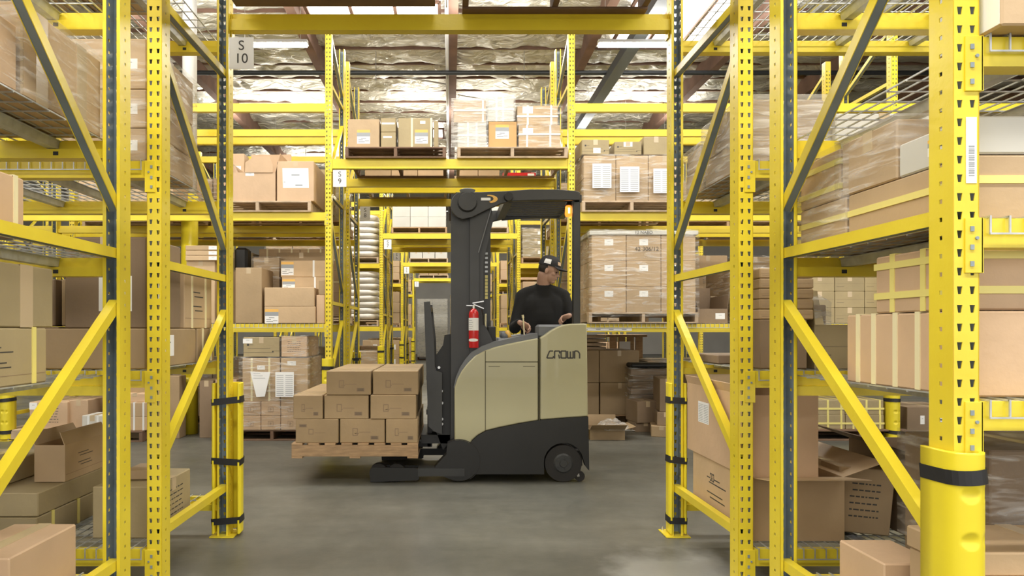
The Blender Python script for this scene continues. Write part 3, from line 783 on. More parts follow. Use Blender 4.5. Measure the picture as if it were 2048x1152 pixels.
def load(desc, x0, x1, y0, y1, z0, nx, ny, nz, h, m='card_tan', tape='y', papers=(), straps=(), smat='strap_cream', marks=(), group=None, show='f', jit=.006, skip=()):
    """grid of cartons; only those on the front, tunnel-side and top faces are built"""
    rnd = random.Random(hash((round(x0,2), round(y0,2), round(z0,2))) & 0xffff)
    dx, dy = (x1-x0)/nx, (y1-y0)/ny
    hor = ['leftmost', 'second from left', 'third from left', 'fourth from left', 'fifth from left', 'sixth from left']
    for k in range(nz):
        for i in range(nx):
            for j in range(ny):
                if (i, j, k) in skip: continue
                vis = j == 0 or (show == 'l' and i == 0) or (show == 'r' and i == nx-1) or (k == nz-1 and j <= 1)
                if not vis: continue
                lay = 'top layer' if k == nz-1 and nz > 1 else ('bottom layer' if k == 0 else f'{ORD[k]} layer up')
                if nz == 1: lay = 'single layer'
                row = '' if ny == 1 else (', front' if j == 0 else (', behind front' if j == 1 else f', {ORD[j]} row back'))
                hp = '' if nx == 1 else ', '+(hor[i] if not (i == nx-1) else 'rightmost')
                lb = f'{desc}, {lay}{hp}{row}'
                a = rnd.uniform(-jit, jit)*.5
                carton(lb, x0+dx*i, x0+dx*(i+1), y0+dy*j+a, y0+dy*(j+1)+a, z0+h*k, h, m, tape, papers if j == 0 or show != 'f' else (), straps, smat, marks if j == 0 or show != 'f' else (), group=group)
# ---------------------------------------------------------------- goods: forklift load
pb = .214
pallet('orange-brown wooden pallet raised on the forks of the forklift', -.79, 6.21, pb, 1.05, 1.22, 'x', 'wood')
zt = pb+PZ
G = 'cartons on the forklift pallet'
def L1(lay, z, xs):
    for i, (a, b, mk) in enumerate(xs):
        n = len(xs); hp = 'left' if i == 0 else ('right' if i == n-1 else 'middle')
        for j, rw in enumerate(('', ' behind', ' at back')):
            carton(f'brown carton, {hp} of {lay} layer on the forklift pallet{rw if rw else ", in front"}', a, b, 5.605+.40*j+(.012 if i % 2 else 0), 6.0+.40*j, z, .2, 'card_mid', None if j else 'x', marks=((('f', mk),) if j == 0 else ()), group=G, rz=random.uniform(-.004,.004))
L1('bottom', zt, [(-1.285,-.925,'logo_left'),(-.92,-.54,'logo'),(-.535,-.265,'logo')])
L1('middle', zt+.2, [(-1.305,-1.055,'logo'),(-1.05,-.675,'logo'),(-.665,-.28,'logo')])
L1('top', zt+.4, [(-1.03,-.655,'logo'),(-.645,-.262,'logo')])
# ---------------------------------------------------------------- S 9 rack, left bay
def C(label, px0, px1, d, dep, z0, pyt, m='card_tan', **k):
    return carton(label, X(px0,d), X(px1,d), d, d+dep, z0, Z(pyt,d)-z0, m, **k)
L264, L135, L326 = 2.641, 1.357, 3.258
pallet('pale pallet under the two large cartons, middle shelf left of S 9', -2.22, 8.27, L264, 1.24, 1.0, 'y', 'wood_pale')
z = L264+PZ
open_carton('open tan carton with raised front flap on middle shelf, left bay', X(462,7.79), X(551,7.79), 7.79, 8.62, z, Z(345,7.79)-z, 'card_pink', (('b',85),('l',120),('r',105)), papers=(('f',.42,.94,.10,.035,'plain'),))
mb = MB(); mb.prism([(X(490,7.79),Z(345,7.79)),(X(546,7.79),Z(345,7.79)),(X(546,7.79),Z(331,7.79)),(X(538,7.79),Z(313,7.79)),(X(508,7.79),Z(313,7.79)),(X(491,7.79),Z(325,7.79))], 7.784, 7.79)
tag(mb.build('cardboard_flap', 'card_pink'), 'rounded cardboard lid standing up over the open tan carton', 'cardboard')
C('tan carton bearing a big white paper sheet, middle shelf, left bay', 553, 628, 7.79, .90, z, 322, 'card_pink', papers=(('f',.50,.58,.30,.23,'sheet'),), tape='y')
pallet('pale pallet beside the upright post, middle shelf, left bay, mostly hidden', -3.75, 8.3, L264, 1.2, 1.0, 'y', 'wood_pale')
load('tan carton on the left end of middle shelf', -4.3, -3.2, 7.8, 8.7, z, 2, 1, 2, .28, 'card_tan', show='r')
C('white-labelled tan carton behind the open one, middle shelf left', 440, 489, 8.64, .2, z, 307, 'card_pink', papers=(('f',.7,.75,.10,.07,'plain'),), tape=None)
for i in range(5):
    carton(f'flat grey cardboard sheet bundle, {ORD[i]} from bottom, by the S 9 post', -1.80, -1.50, 8.72+.01*i, 8.86+.005*i, z+.12*i, .12, 'card_green', tape=None)
# lower shelf (z 1.35) left bay
C('tall narrow brown carton at the left end of lower shelf', 470, 524, 7.80, .9, L135, 535, 'card_mid', tape='y', rz=.0)
C('lower tan carton with orange and white label, lower shelf front', 528, 631, 7.79, .28, L135, 613, 'card_tan', tape=None, papers=(('f',.145,.42,.155,.165,'ship'),))
C('upper half of plain tan carton stacked on the labelled one', 528, 629, 7.79, .26, Z(613,7.79), 575, 'card_tan', tape=None)
load('brown carton behind the labelled pair, lower shelf', X(563,8.1), X(656,8.1), 8.10, 8.5, L135, 1, 1, 1, Z(588,8.1)-L135, 'card_tan', tape=None)
C('tan carton with label behind, second from top of its stack', 563, 656, 8.1, .4, Z(588,8.1), 554, 'card_tan', tape=None, papers=(('f',.15,.55,.15,.13,'ship'),), straps=(('x',.72),), smat='strap_white')
C('topmost tan carton with orange white label, lower shelf behind', 561, 656, 8.1, .4, Z(554,8.1), 521, 'card_tan', tape=None, papers=(('f',.14,.52,.15,.16,'ship'),), straps=(('x',.70),), smat='strap_white')
C('film covered brown carton between the tall box and labelled stack', 506, 559, 8.3, .5, L135, 515, 'card_mid', tape='y')
film('shiny stretch wrap over the brown carton on lower shelf, left bay', X(506,8.3), X(559,8.3), 8.3, 8.8, L135, Z(515,8.3))
C('wide brown carton at the back of the lower shelf', 553, 652, 8.52, .3, L135, 505, 'card_mid', tape='y')
C('small tan carton squeezed beside the S 9 post, lower shelf', 632, 650, 7.82, .22, L135, 590, 'card_pink', tape=None)
C('pink tan carton on top beside the S 9 post', 637, 652, 7.82, .22, Z(590,7.82), 560, 'card_mid', tape=None)
# black plastic bag / chair on the shelf
mb = MB(); bx, bz = X(487,8.45), Z(545,8.45)
mb.cbox(X(473,8.45), 8.35, bz, X(499,8.45), 8.55, Z(497,8.45), .03); tag(mb.build('plastic_bin', 'truck_black'), 'glossy black plastic bin on top of the cartons, lower shelf left', 'bin')
carton('brown carton carrying the black bin, lower shelf left', X(465,8.4), X(504,8.4), 8.3, 8.6, L135, bz-L135, 'card_mid')
# left part of S9 bay, seen through the near racks
for i,(a,b,t,m) in enumerate(((100,160,575,'card_tan'),(165,205,560,'card_mid'),(255,300,540,'card_brown'),(340,368,545,'card_mid'),(372,430,520,'card_tan'))):
    C(f'carton on lower shelf of S 9 rack, {ORD[i]} from left, seen through near racks', a, b, 7.85+.02*i, .36, L135, t, m)
for i in range(3):
    zz = 1.357+.8+.055*i
    carton(f'flat white-taped carton of the stack before the column, {ORD[i]} from bottom', X(370,7.9), X(440,7.9), 7.9, 8.2, Z(521,7.9)+.06*i, .058, 'card_tan', papers=(('f',.8,.5,.10,.04,'plain'),), tape=None)
# floor pallet left bay
pallet('wooden pallet on the floor under wrapped cartons, left of the forklift', -2.06, 8.30, 0, 1.40, 1.0, 'y', 'wood_dark')
load('pinkish wrapped carton on floor pallet', X(482,7.79), X(640,7.79), 7.79, 8.7, PZ, 4, 1, 2, .165, 'card_pink', tape=None, marks=(('f','cc'),), show='r')
zz = PZ+.33
C('wide shadowed carton with cream straps, third layer of floor pallet', 484, 560, 7.8, .8, zz, 716, 'card_tan', straps=(('x',.25),('x',.72)), papers=(('f',.5,.78,.09,.05,'plain'),), tape=None)
C('film-covered carton right of it, third layer of floor pallet', 561, 616, 7.8, .8, zz, 716, 'card_tan', papers=(('f',.40,.88,.10,.05,'plain'),), tape=None)
film('glossy stretch wrap around the floor pallet load, left bay', X(481,7.79), X(617,7.79), 7.785, 8.62, PZ, Z(716,7.8))
for (a, b, st, lb) in ((501, 541, 'taper', 'tapered white paper taped to the wrapped load'), (551, 588, 'list', 'rectangular white packing list taped to the wrapped load')):
    w_, h_ = (b-a)*7.76/F_PX, 50*7.76/F_PX
    o = link('packing_list', None, None, ((X(a,7.76)+X(b,7.76))/2, 7.755, Z(794,7.76)))
    tag(o, lb, 'paper'); add_paper(o, (w_, .001, h_), 'f', .5, .5, w_, h_, st)
C('carton printed with black lines on top of wrapped load, left', 486, 559, 7.8, .6, Z(716,7.8)+.014, 674, 'card_green', marks=(('f','lines'),), papers=(('f',.12,.80,.11,.055,'plain'),), tape='y')
C('tan carton with faint handwriting on top of wrapped load, right', 562, 614, 7.8, .7, Z(716,7.8)+.014, 673, 'card_pink', marks=(('f','text'),), tape='y')
film('wrinkled stretch wrap over the top right carton of the floor load', X(562,7.8), X(614,7.8), 7.8, 8.5, Z(716,7.8)+.014, Z(673,7.8))
# floor, further left
load('tan carton in tall stack just left of the wrapped floor load', X(430,7.9), X(474,7.9), 7.9, 8.7, .02, 1, 1, 4, .17, 'card_pink', straps=(('x',.5),))
carton('tall dark brown carton on the floor beside the building column', X(398,8.0), X(427,8.0), 8.0, 8.8, 0, .68, 'card_brown')
carton('huge brown carton on the floor between rack legs, left', X(250,7.95), X(359,7.95), 7.95, 8.16, 0, .74, 'card_mid')
pallet('weathered pallet on the floor at far left', X(95,7.9), 8.3, 0, .95, 1.0, 'x', 'wood_pale')
C('tan carton with white label and black print on far left pallet', 58, 135, 7.85, .7, PZ, 804, 'card_pink', papers=(('f',.10,.85,.09,.08,'plain'),), marks=(('f','text'),))
C('plain pinkish carton right of it on far left pallet', 137, 176, 7.9, .7, PZ, 800, 'card_pink')
carton('small white strapped carton on the floor pallet, far left', X(163,7.6), X(206,7.6), 7.6, 7.95, PZ+.01, .18, 'card_white', straps=(('x',.3),('x',.75)), smat='strap_white')
pallet('pallet under white strapped cartons, seen between the near legs', X(232,7.9), 8.2, 0, .80, 1.0, 'y', 'wood_dark')
load('white-strapped pale carton between the near legs', X(215,7.8), X(299,7.8), 7.75, 8.6, PZ, 2, 1, 2, .16, 'card_tan', straps=(('x',.35),('x',.8)), smat='strap_white', tape=None)
carton('pink carton topping the white-strapped pair between near legs', X(240,7.8), X(298,7.8), 7.8, 8.5, PZ+.32, .1, 'card_pink')
# ---------------------------------------------------------------- above the S 9 tunnel
pallet('pallet above the S 9 tunnel beam, left', X(791,7.75), 8.28, L326, 1.16, 1.06, 'y', 'wood_dark')
pallet('pale pallet above the S 9 tunnel beam, right', X(1025,7.75), 8.28, L326, 1.27, 1.06, 'y', 'wood_pale')
z = L326+PZ
C('tan carton with orange label, left end above S 9 tunnel', 695, 759, 7.78, .5, z, 238, 'card_tan', papers=(('f',.5,.38,.15,.16,'ship'),), tape=None)
C('small greenish carton above the tunnel, upper of two', 761, 792, 7.8, .4, Z(264,7.8), 236, 'card_green', tape='x', papers=(('f',.5,.62,.15,.02,'plain'),))
C('small greenish carton above the tunnel, lower of two', 761, 792, 7.8, .4, z, 264, 'card_green', tape='x', papers=(('f',.45,.7,.10,.02,'plain'),))
C('greenish carton with two cream straps and orange label above tunnel', 796, 865, 7.8, .45, z, 236, 'card_green', straps=(('x',.40),('x',.97)), papers=(('f',.68,.38,.15,.16,'ship'),('f',.72,.86,.06,.035,'plain')), tape='x')
C('narrow greenish carton at right end of left tunnel pallet', 867, 877, 7.8, .4, z, 241, 'card_green', tape=None)
C('shiny wrapped carton, lower left of right tunnel pallet', 915, 973, 7.8, .5, z, 245, 'card_white', straps=(('x',.36),('x',.66),('z',.5)), smat='strap_white', tape=None)
C('wrapped carton, upper left of right tunnel pallet', 907, 973, 7.8, .5, Z(245,7.8), 200, 'card_tan', straps=(('x',.9),('z',.55)), smat='strap_white', tape=None)
C('bright orange-brown carton with label above the tunnel', 977, 1034, 7.8, .5, z, 243, 'card_orange', papers=(('f',.48,.62,.155,.165,'ship'),), tape=None)
C('silvery white wrapped carton, highest on right tunnel pallet', 974, 1028, 7.8, .45, Z(243,7.8), 193, 'card_white', straps=(('x',.35),('x',.6),('z',.5)), smat='strap_white', tape=None)
C('large white-strapped carton, lower right of right tunnel pallet', 1037, 1121, 7.8, .6, z, 250, 'card_tan', straps=(('x',.2),('x',.76),('z',.6)), smat='strap_white', papers=(('f',.22,.72,.12,.08,'plain'),), tape=None)
C('large white-strapped carton, upper right of right tunnel pallet', 1034, 1116, 7.8, .6, Z(250,7.8), 211, 'card_tan', straps=(('x',.26),('x',.84),('z',.45)), smat='strap_white', papers=(('f',.26,.78,.12,.08,'plain'),), tape=None)
film('clear wrap around the left cartons on right tunnel pallet', X(905,7.8), X(974,7.8), 7.79, 8.3, z, Z(200,7.8), 'film_thick')
film('clear wrap around the highest carton above the tunnel', X(974,7.8), X(1028,7.8), 7.79, 8.25, Z(243,7.8)+.002, Z(193,7.8), 'film_thick')
film('clear wrap around the right cartons above the tunnel', X(1036,7.8), X(1122,7.8), 7.79, 8.4, z, Z(211,7.8))
for i, (a, b) in enumerate(((-1.2, -.05), (.06, 1.22))):
    pallet(f'pallet on the back half of the tunnel top, {"left" if i == 0 else "right"}', (a+b)/2, 9.72, L326, b-a, 1.0, 'y', 'wood_pale')
    load(f'carton behind the front pallets above tunnel, {"left" if i == 0 else "right"} pallet', a+.03, (b-.03) if i == 0 else .68, 9.25, 10.15, L326+PZ, 3 if i == 0 else 2, 1, 1, .2, 'card_tan')
carton('flat red carton on the pallet behind, above the tunnel at right', .72, 1.18, 9.25, 9.9, L326+PZ, .055, 'red', tape=None, papers=(('f',.85,.5,.09,.03,'plain'),))
# ---------------------------------------------------------------- S 9 rack, right bay
pallet('pallet under wrapped cartons, middle shelf right of tunnel', X(1264,7.76), 8.26, L264, 1.15, 1.0, 'y', 'wood_pale')
z = L264+PZ
load('wrapped carton on middle shelf right', X(1167,7.78), X(1362,7.78), 7.78, 8.7, z, 3, 2, 2, (Z(311,7.78)-z)/2, 'card_tan', tape='y', show='l')
film('shiny stretch wrap round the middle shelf cartons, right bay', X(1166,7.78), X(1363,7.78), 7.775, 8.72, z, Z(311,7.78), 'film')
for i, (a, b, t, bt) in enumerate(((1185, 1223, 327, 376), (1240, 1279, 333, 384), (1307, 1340, 337, 386))):
    w_, h_ = (b-a)*7.74/F_PX, (bt-t)*7.74/F_PX
    o = link('packing_list', None, None, ((X(a,7.74)+X(b,7.74))/2, 7.745, Z(bt,7.74)))
    tag(o, f'{("left","middle","right")[i]} of three white packing lists on the wrapped cartons, right bay', 'paper'); add_paper(o, (w_, .001, h_), 'f', .5, .5, w_, h_, 'list')
zz = Z(311,7.78)+.015
C('printed greenish carton on top of wrapped cartons, left', 1162, 1218, 7.8, .5, zz, 279, 'card_green', marks=(('f','lines'),), papers=(('f',.55,.28,.085,.06,'plain'),), rz=.03)
C('printed greenish carton on top of wrapped cartons, middle', 1230, 1285, 7.8, .5, zz, 283, 'card_green', marks=(('f','lines'),), papers=(('f',.5,.8,.10,.055,'plain'),), rz=-.03)
C('plain taller carton on top of wrapped cartons, right', 1287, 1338, 7.8, .5, zz, 273, 'card_green', tape='y')
pallet('pallet under the big wrapped load, lower shelf right', X(1288,7.74), 8.28, L135, 1.26, 1.05, 'y', 'wood_pale')
z = L135+PZ; hh = (Z(470,7.76)-z)/3
load('big tan carton in the big wrapped load', X(1183,7.76), X(1392,7.76), 7.76, 8.75, z, 3, 2, 3, hh, 'card_tan', tape='x', papers=(('f',.5,.72,.10,.07,'plain'),), show='l')
mb = MB(); mb.cbox(X(1179,7.76), 7.75, z+3*hh+.001, X(1396,7.76), 8.77, z+3*hh+.05, .004)
o = tag(mb.build('cap_sheet', 'card_white'), 'flat pale cap board lying on the big wrapped load', 'cardboard')
film('wrinkled clear wrap around the big load, lower shelf right', X(1181,7.76), X(1394,7.76), 7.745, 8.76, z-.05, z+3*hh+.05, 'film')
for dx, dz, rr in ((0,0,1),(.05,.0,0),(.09,0,1),(.13,.0,0),(.17,0,1)):
    pass
tm = link('marker_writing', textmesh('42 306/12', .068), None, (X(1294,7.72), 7.728, Z(498,7.72)), (PI/2,0,0)); tag(tm, 'black handwritten numerals on the big wrapped load', 'writing')
tm2 = link('marker_writing', textmesh('12 NABO', .05), None, (X(1288,7.72), 7.7285, Z(465,7.72)+.001), (PI/2,0,0)); tag(tm2, 'grey printed characters on the edge of the cap board', 'writing')
open_carton('dark open carton with white labels, lower shelf at right', X(1395,7.85), X(1456,7.85), 7.85, 8.4, L135, .17, 'card_brown', (('b',88),('l',100),('r',95)), papers=(('f',.75,.5,.11,.07,'plain'),))
C('taller brown carton carrying a coded label, behind the open one', 1400, 1452, 8.42, .38, L135, 592, 'card_brown', papers=(('f',.55,.55,.17,.13,'code'),))
load('film-covered brown carton at right of lower shelf', X(1462,8.0), X(1600,8.0), 8.0, 8.8, L135, 3, 1, 3, .22, 'card_mid')
film('clear wrap over brown cartons at right of lower shelf', X(1461,8.0), X(1601,8.0), 7.99, 8.81, L135, L135+.66)
load('greenish flat carton, right end of lower shelf', X(1610,8.0), X(1790,8.0), 8.0, 8.7, L135, 3, 1, 3, .19, 'card_green', marks=(('f','eline'),))
# floor right
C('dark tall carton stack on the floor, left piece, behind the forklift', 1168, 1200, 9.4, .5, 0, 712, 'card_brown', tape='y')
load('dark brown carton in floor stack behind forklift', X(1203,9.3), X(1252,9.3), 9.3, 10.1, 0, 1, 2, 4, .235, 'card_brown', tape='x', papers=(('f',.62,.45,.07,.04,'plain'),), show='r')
for i in range(5):
    carton(f'pale wooden slat bundle, {ORD[i]} from bottom, under the lower beam right', X(1166,9.6), X(1208,9.6), 9.45, 10.1, .945+.055*i, .045, 'wood_pale', tape=None, name='timber')
cr = thing('wooden_crate', 'open-slatted wooden crate with white sheet, under lower beam at right', 'crate', (X(1252,10.25), 10.6, 0))
a, b = X(1218,10.25), X(1287,10.25); zz0, zz1 = .86, Z(674,10.25)
mb = MB(); mb.box(a, 10.27, 0, b, 10.9, zz0); mb.build('crate_base', 'wood', cr)
for i in range(4):
    mb = MB(); xx = a+(b-a)*i/4; mb.cbox(xx+.01, 10.25, zz0, xx+(b-a)/4-.01, 10.275, zz1, .003); mb.build('slat', 'wood', cr)
mb = MB(); mb.cbox(a-.05, 10.22, zz1, b+.05, 10.9, zz1+.035, .003); mb.build('lid_board', 'wood', cr)
mb = MB(); mb.box(X(1240,10.2), 10.235, Z(700,10.2), X(1262,10.2), 10.24, Z(683,10.2)); mb.build('sheet', 'paper', cr)
n = 9
for i in range(n):
    zz = Z(835,9.0) if 0 else .0+i*.085
    carton(f'folded brown cardboard bundle, {ORD[i]} from bottom of the wrapped floor stack', X(1265,8.9)+random.uniform(-.02,.02), X(1345,8.9)+random.uniform(-.02,.02), 8.95, 9.8, zz+.0, .083, 'card_brown', tape=None)
film('dark shiny wrap around folded cardboard stack on the floor, right', X(1263,8.9), X(1348,8.9), 8.93, 9.82, .3, 9*.085)
mb = MB(); mb.cbox(X(1268,8.8), 8.95, 9*.085+.014, X(1346,8.8), 9.8, 9*.085+.075, .02); tag(mb.build('tray_lid', 'truck_black'), 'black lid on top of the wrapped cardboard stack', 'lid')
carton('brown carton standing crooked on the floor before the wrapped stack', X(1266,8.5), X(1312,8.5), 8.42, 8.80, .12, .27, 'card_brown', rz=.12)
carton('brown carton under the crooked one', X(1267,8.5), X(1309,8.5), 8.45, 8.78, 0, .119, 'card_brown', rz=.05)
carton('brown carton lying beside the rack foot at right, lower', X(1312,8.1), X(1352,8.1), 8.05, 8.6, 0, .13, 'card_mid', rz=-.25)
carton('brown carton lying beside the rack foot at right, upper', X(1318,8.2), X(1354,8.2), 8.1, 8.62, .131, .16, 'card_brown', rz=-.2)
carton('brown carton stack top beside the rack foot at right', X(1322,8.2), X(1354,8.2), 8.12, 8.65, .293, .40, 'card_brown', rz=-.15)
oc = open_carton('flattened open carton on the floor behind the forklift', X(1176,7.95), X(1246,7.95), 7.85, 8.25, 0, .12, 'card_mid', (('f',150),('l',160),('b',120),('r',165)), fl=.14)
mb = MB(); rnd = random.Random(2); n = 16
for j in range(n+1):
    for i in range(n+1):
        u, v = i/n*2-1, j/n*2-1; r = min(1, math.hypot(u, v)); hgt = max(0, 1-r**2.2)
        mb.v.append((u*.23+.03*noise.noise(Vector((u*3,v*3,1))), v*.17, .01+hgt*.10*(1+.8*noise.noise(Vector((u*4,v*4,5))))))
for j in range(n):
    for i in range(n): a = j*(n+1)+i; mb.f.append((a,a+1,a+n+2,a+n+1)); mb.m.append(0)
tag(link('plastic_bag', mb.mesh('plastic_bag', ['film_thick'], False, False), None, (X(1232,7.8), 7.98, .105)), 'crumpled clear plastic heaped on the flattened floor carton', 'plastic')
# pallets overhead on the near tunnel
for i, (a, b, yb) in enumerate(((-1.31, -.09, 4.13), (.075, 1.22, 4.25))):
    pallet(f'dark pallet overhead on near tunnel beams, {"left" if i == 0 else "right"}', (a+b)/2, yb-.53, 3.258, b-a, 1.06, 'y', 'wood_dark')
    load(f'brown carton overhead on the near tunnel, {"left" if i == 0 else "right"} pallet', a+.02, b-.02, yb-1.04, yb-.04, 3.258+PZ, 2, 2, 1, .45, 'card_brown')
# ---------------------------------------------------------------- near racks, left (side faces look into the tunnel)
PL = 1.465
def S(label, side, d0, d1, z0, z1, w, m='card_tan', off=0., **k):
    a = PL+off
    x0, x1 = (a, a+w) if side > 0 else (-a-w, -a)
    return carton(label, x0, x1, d0, d1, z0, z1-z0, m, **k)
lv = {.235: .241, 1.085: 1.091, 1.585: 1.591, 2.08: 2.086, 2.085: 2.091, 2.62: 2.626, 3.09: 3.096}
S('wrapped tan carton at upper left edge, high near shelf', -1, 1.90, 2.29, lv[2.08], 2.31, .45, 'card_pink', tape='x')
film('stretch wrap around the upper left edge carton', -PL-.45, -PL, 1.90, 2.28, lv[2.08], 2.31)
S('big tan carton behind it on the high near shelf, left', -1, 2.31, 2.84, lv[2.08], 2.41, .45, 'card_tan', tape='band')
film('stretch wrap around the big tan carton on high near shelf', -PL-.45, -PL, 2.315, 2.835, lv[2.08], 2.41)
S('tan carton with cream strap at left edge, middle near shelf', -1, 1.92, 2.33, lv[1.585], 1.80, .45, 'card_pink', straps=(('y',.88),('y',.25)), tape='x')
S('tan taped carton at left edge, upper of two', -1, 1.93, 2.50, 1.289, 1.505, .5, 'card_green', tape='band')
S('tan carton with two yellow straps at left edge, lower of two', -1, 1.90, 2.46, lv[1.085], 1.288, .5, 'card_green', straps=(('y',.86),('y',.50)), smat='strap_yellow', marks=(('r','small'),), tape=None)
S('large brown carton at bottom left corner, top face seen', -1, 2.245, 2.655, lv[.235], .52, .25, 'card_pink', tape='y')
S('carton behind the corner one, mostly out of frame', -1, 1.88, 2.24, lv[.235], .45, .5, 'card_mid')
# S10 rack left
S('dark brown tall carton with pale label at the near upright, left', -1, 3.26, 3.68, 1.289, 1.73, .40, 'card_brown', papers=(('r',.20,.42,.12,.11,'plain'),('r',.30,.82,.11,.09,'crt'),('f',.62,.38,.16,.17,'code')), tape='y')
S('rounded tan carton tied with cream straps, left near shelf', -1, 3.73, 4.16, 1.289, 1.60, .32, 'card_tan', straps=(('y',.25),('y',.75)), tape=None, marks=(('r','small'),))
S('long brown carton with white tag below the strapped one, left', -1, 3.25, 3.90, lv[1.085], 1.288, .6, 'card_mid', papers=(('r',.42,.55,.13,.11,'plain'),), tape=None)
S('low strapped brown carton beyond the tagged one, left', -1, 3.92, 4.20, lv[1.085], 1.288, .5, 'card_mid', straps=(('y',.3),('y',.8)), tape=None)
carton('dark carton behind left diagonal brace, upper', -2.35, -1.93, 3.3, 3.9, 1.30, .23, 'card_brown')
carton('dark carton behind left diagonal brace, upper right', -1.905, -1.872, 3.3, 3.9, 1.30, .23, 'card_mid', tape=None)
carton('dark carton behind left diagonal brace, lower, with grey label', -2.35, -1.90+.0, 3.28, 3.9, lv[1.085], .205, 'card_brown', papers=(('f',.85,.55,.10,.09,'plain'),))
for i, (z0, z1) in enumerate(((2.091, 2.255), (2.257, 2.443), (2.445, 2.69))):
    S(f'wrapped tan carton beside the near upright, {("bottom","middle","top")[i]} of three', -1, 3.26, 3.86, z0, z1, .42, 'card_tan', papers=(('f',.8,.5,.08,.05,'plain'),), tape='x')
film('stretch wrap around the three stacked cartons, left', -PL-.42, -PL, 3.26, 3.86, 2.091, 2.69)
S('tan carton on the top shelf above the wrapped stack, left', -1, 3.28, 3.9, lv[3.09], 3.40, .6, 'card_tan', off=.2)
S('flat strapped olive carton on bottom shelf, left, lower', -1, 3.26, 3.93, lv[.235], .372, .5, 'card_green', off=.53, straps=(('y',.2),('y',.55)), smat='strap_yellow', tape=None)
S('flat olive carton on bottom shelf, left, upper', -1, 3.27, 3.92, .374, .49, .55, 'card_green', off=.53, tape=None)
open_carton('tan carton with open top on the olive cartons, left', -2.16, -1.995, 3.50, 3.92, .492, .19, 'card_tan', (('l',120),('r',70)), marks=(('r','small'),))
carton('beige carton at the left edge behind the yellow brace', -2.62, -2.25, 3.30, 3.8, .492, .12, 'card_green')
S('rounded greenish carton between the near uprights, bottom shelf', -1, 3.36, 3.82, lv[.235], .50, .32, 'card_green', tape='x', marks=(('r','text'),))
carton('small flat carton on top of the rounded greenish carton', -1.70, -1.55, 3.5, 3.7, .502, .05, 'card_tan', tape=None)
# ---------------------------------------------------------------- near racks, right
for i, (d0, d1, a, b) in enumerate(((2.50, 2.83, 'upper', 'lower'), (1.90, 2.49, 'upper', 'lower'))):
    nm_ = ('farther', 'nearer')[i]
    S(f'yellow-strapped tan carton, lower {nm_} one above the right brace', 1, d0, d1, lv[1.585], 1.775, .45, 'card_tan', straps=(('z',.62),), smat='strap_yellow', tape=None)
S('yellow-strapped tan carton, upper farther one above the right brace', 1, 2.54, 2.83, 1.777, 1.965, .45, 'card_tan', straps=(('z',.25),('z',.75)), smat='strap_yellow', tape=None)
S('plain tan carton wrapped in film, upper shelf right', 1, 2.215, 2.53, 1.777, 1.975, .45, 'card_tan', tape='x')
S('white carton with orange and grey label, upper shelf right', 1, 1.90, 2.21, 1.777, 1.885, .45, 'card_white', tape=None, papers=(('l',.62,.55,.11,.05,'ship'),))
film('stretch wrap around the strapped cartons above the right brace', PL, PL+.45, 2.50, 2.835, lv[1.585], 1.965)
film('stretch wrap around the plain tan carton, upper shelf right', PL, PL+.45, 2.215, 2.53, 1.777, 1.975)
carton('yellow-cross strapped carton right of the nearest upright', PL+.46, PL+.98, 1.90, 2.35, lv[1.585], .17, 'card_tan', straps=(('x',.08),('z',.5)), smat='strap_yellow', tape=None)
carton('pale grey carton atop the yellow-cross strapped one', PL+.47, PL+.95, 1.92, 2.3, lv[1.585]+.172, .15, 'card_white', tape=None)
S('tan carton with large white sheet on its side, top right corner', 1, 1.78, 2.05, lv[2.08], 2.36, .32, 'card_tan', off=-.01, papers=(('l',.5,.5,.25,.26,'plain'),), tape=None)
S('tan carton right of the white sheeted one, top right corner', 1, 1.80, 2.1, lv[2.08], 2.36, .4, 'card_tan', off=.36)
S('long tan carton banded by four cream straps, right shelf', 1, 1.90, 2.50, lv[1.085], 1.335, .42, 'card_pink', straps=(('y',.36),('y',.54),('y',.73),('y',.88)), tape=None)
S('tan carton with crossing yellow straps on the four-strap carton', 1, 1.92, 2.33, 1.337, 1.53, .40, 'card_pink', straps=(('y',.42),('y',.78),('z',.3),('z',.82)), smat='strap_yellow', tape=None)
carton('film-covered brown carton right of the nearest upright', PL+.43, PL+.66, 1.92, 2.3, 1.337, .16, 'card_brown', straps=(('z',.4),('z',.85)), smat='strap_yellow', tape=None)
carton('tan carton with vertical creases, right edge, lower shelf', PL+.425, PL+.95, 1.90, 2.35, lv[1.085], .245, 'card_pink', tape='y')
S('tan carton at the bottom right near the diagonal brace foot', 1, 2.28, 2.55, lv[.235], .49, .20, 'card_pink', tape=None)
carton('brown carton with white sheet, bottom right corner', PL+.06, PL+.75, 1.93, 2.25, lv[.235], .32, 'card_tan', papers=(('f',.17,.62,.17,.10,'plain'),), tape=None, marks=(('f','eline'),))
carton('flat tan carton on the white-sheet carton, bottom right', PL+.05, PL+.7, 1.96, 2.25, lv[.235]+.322, .07, 'card_tan', tape='y')
carton('film-covered dark carton, right edge under the lower shelf', 1.88, 2.4, 2.35, 2.8, lv[.235], .62, 'card_brown')
film('loose clear wrap on the dark carton under the lower shelf', 1.88, 2.4, 2.35, 2.8, lv[.235]+.2, lv[.235]+.62)
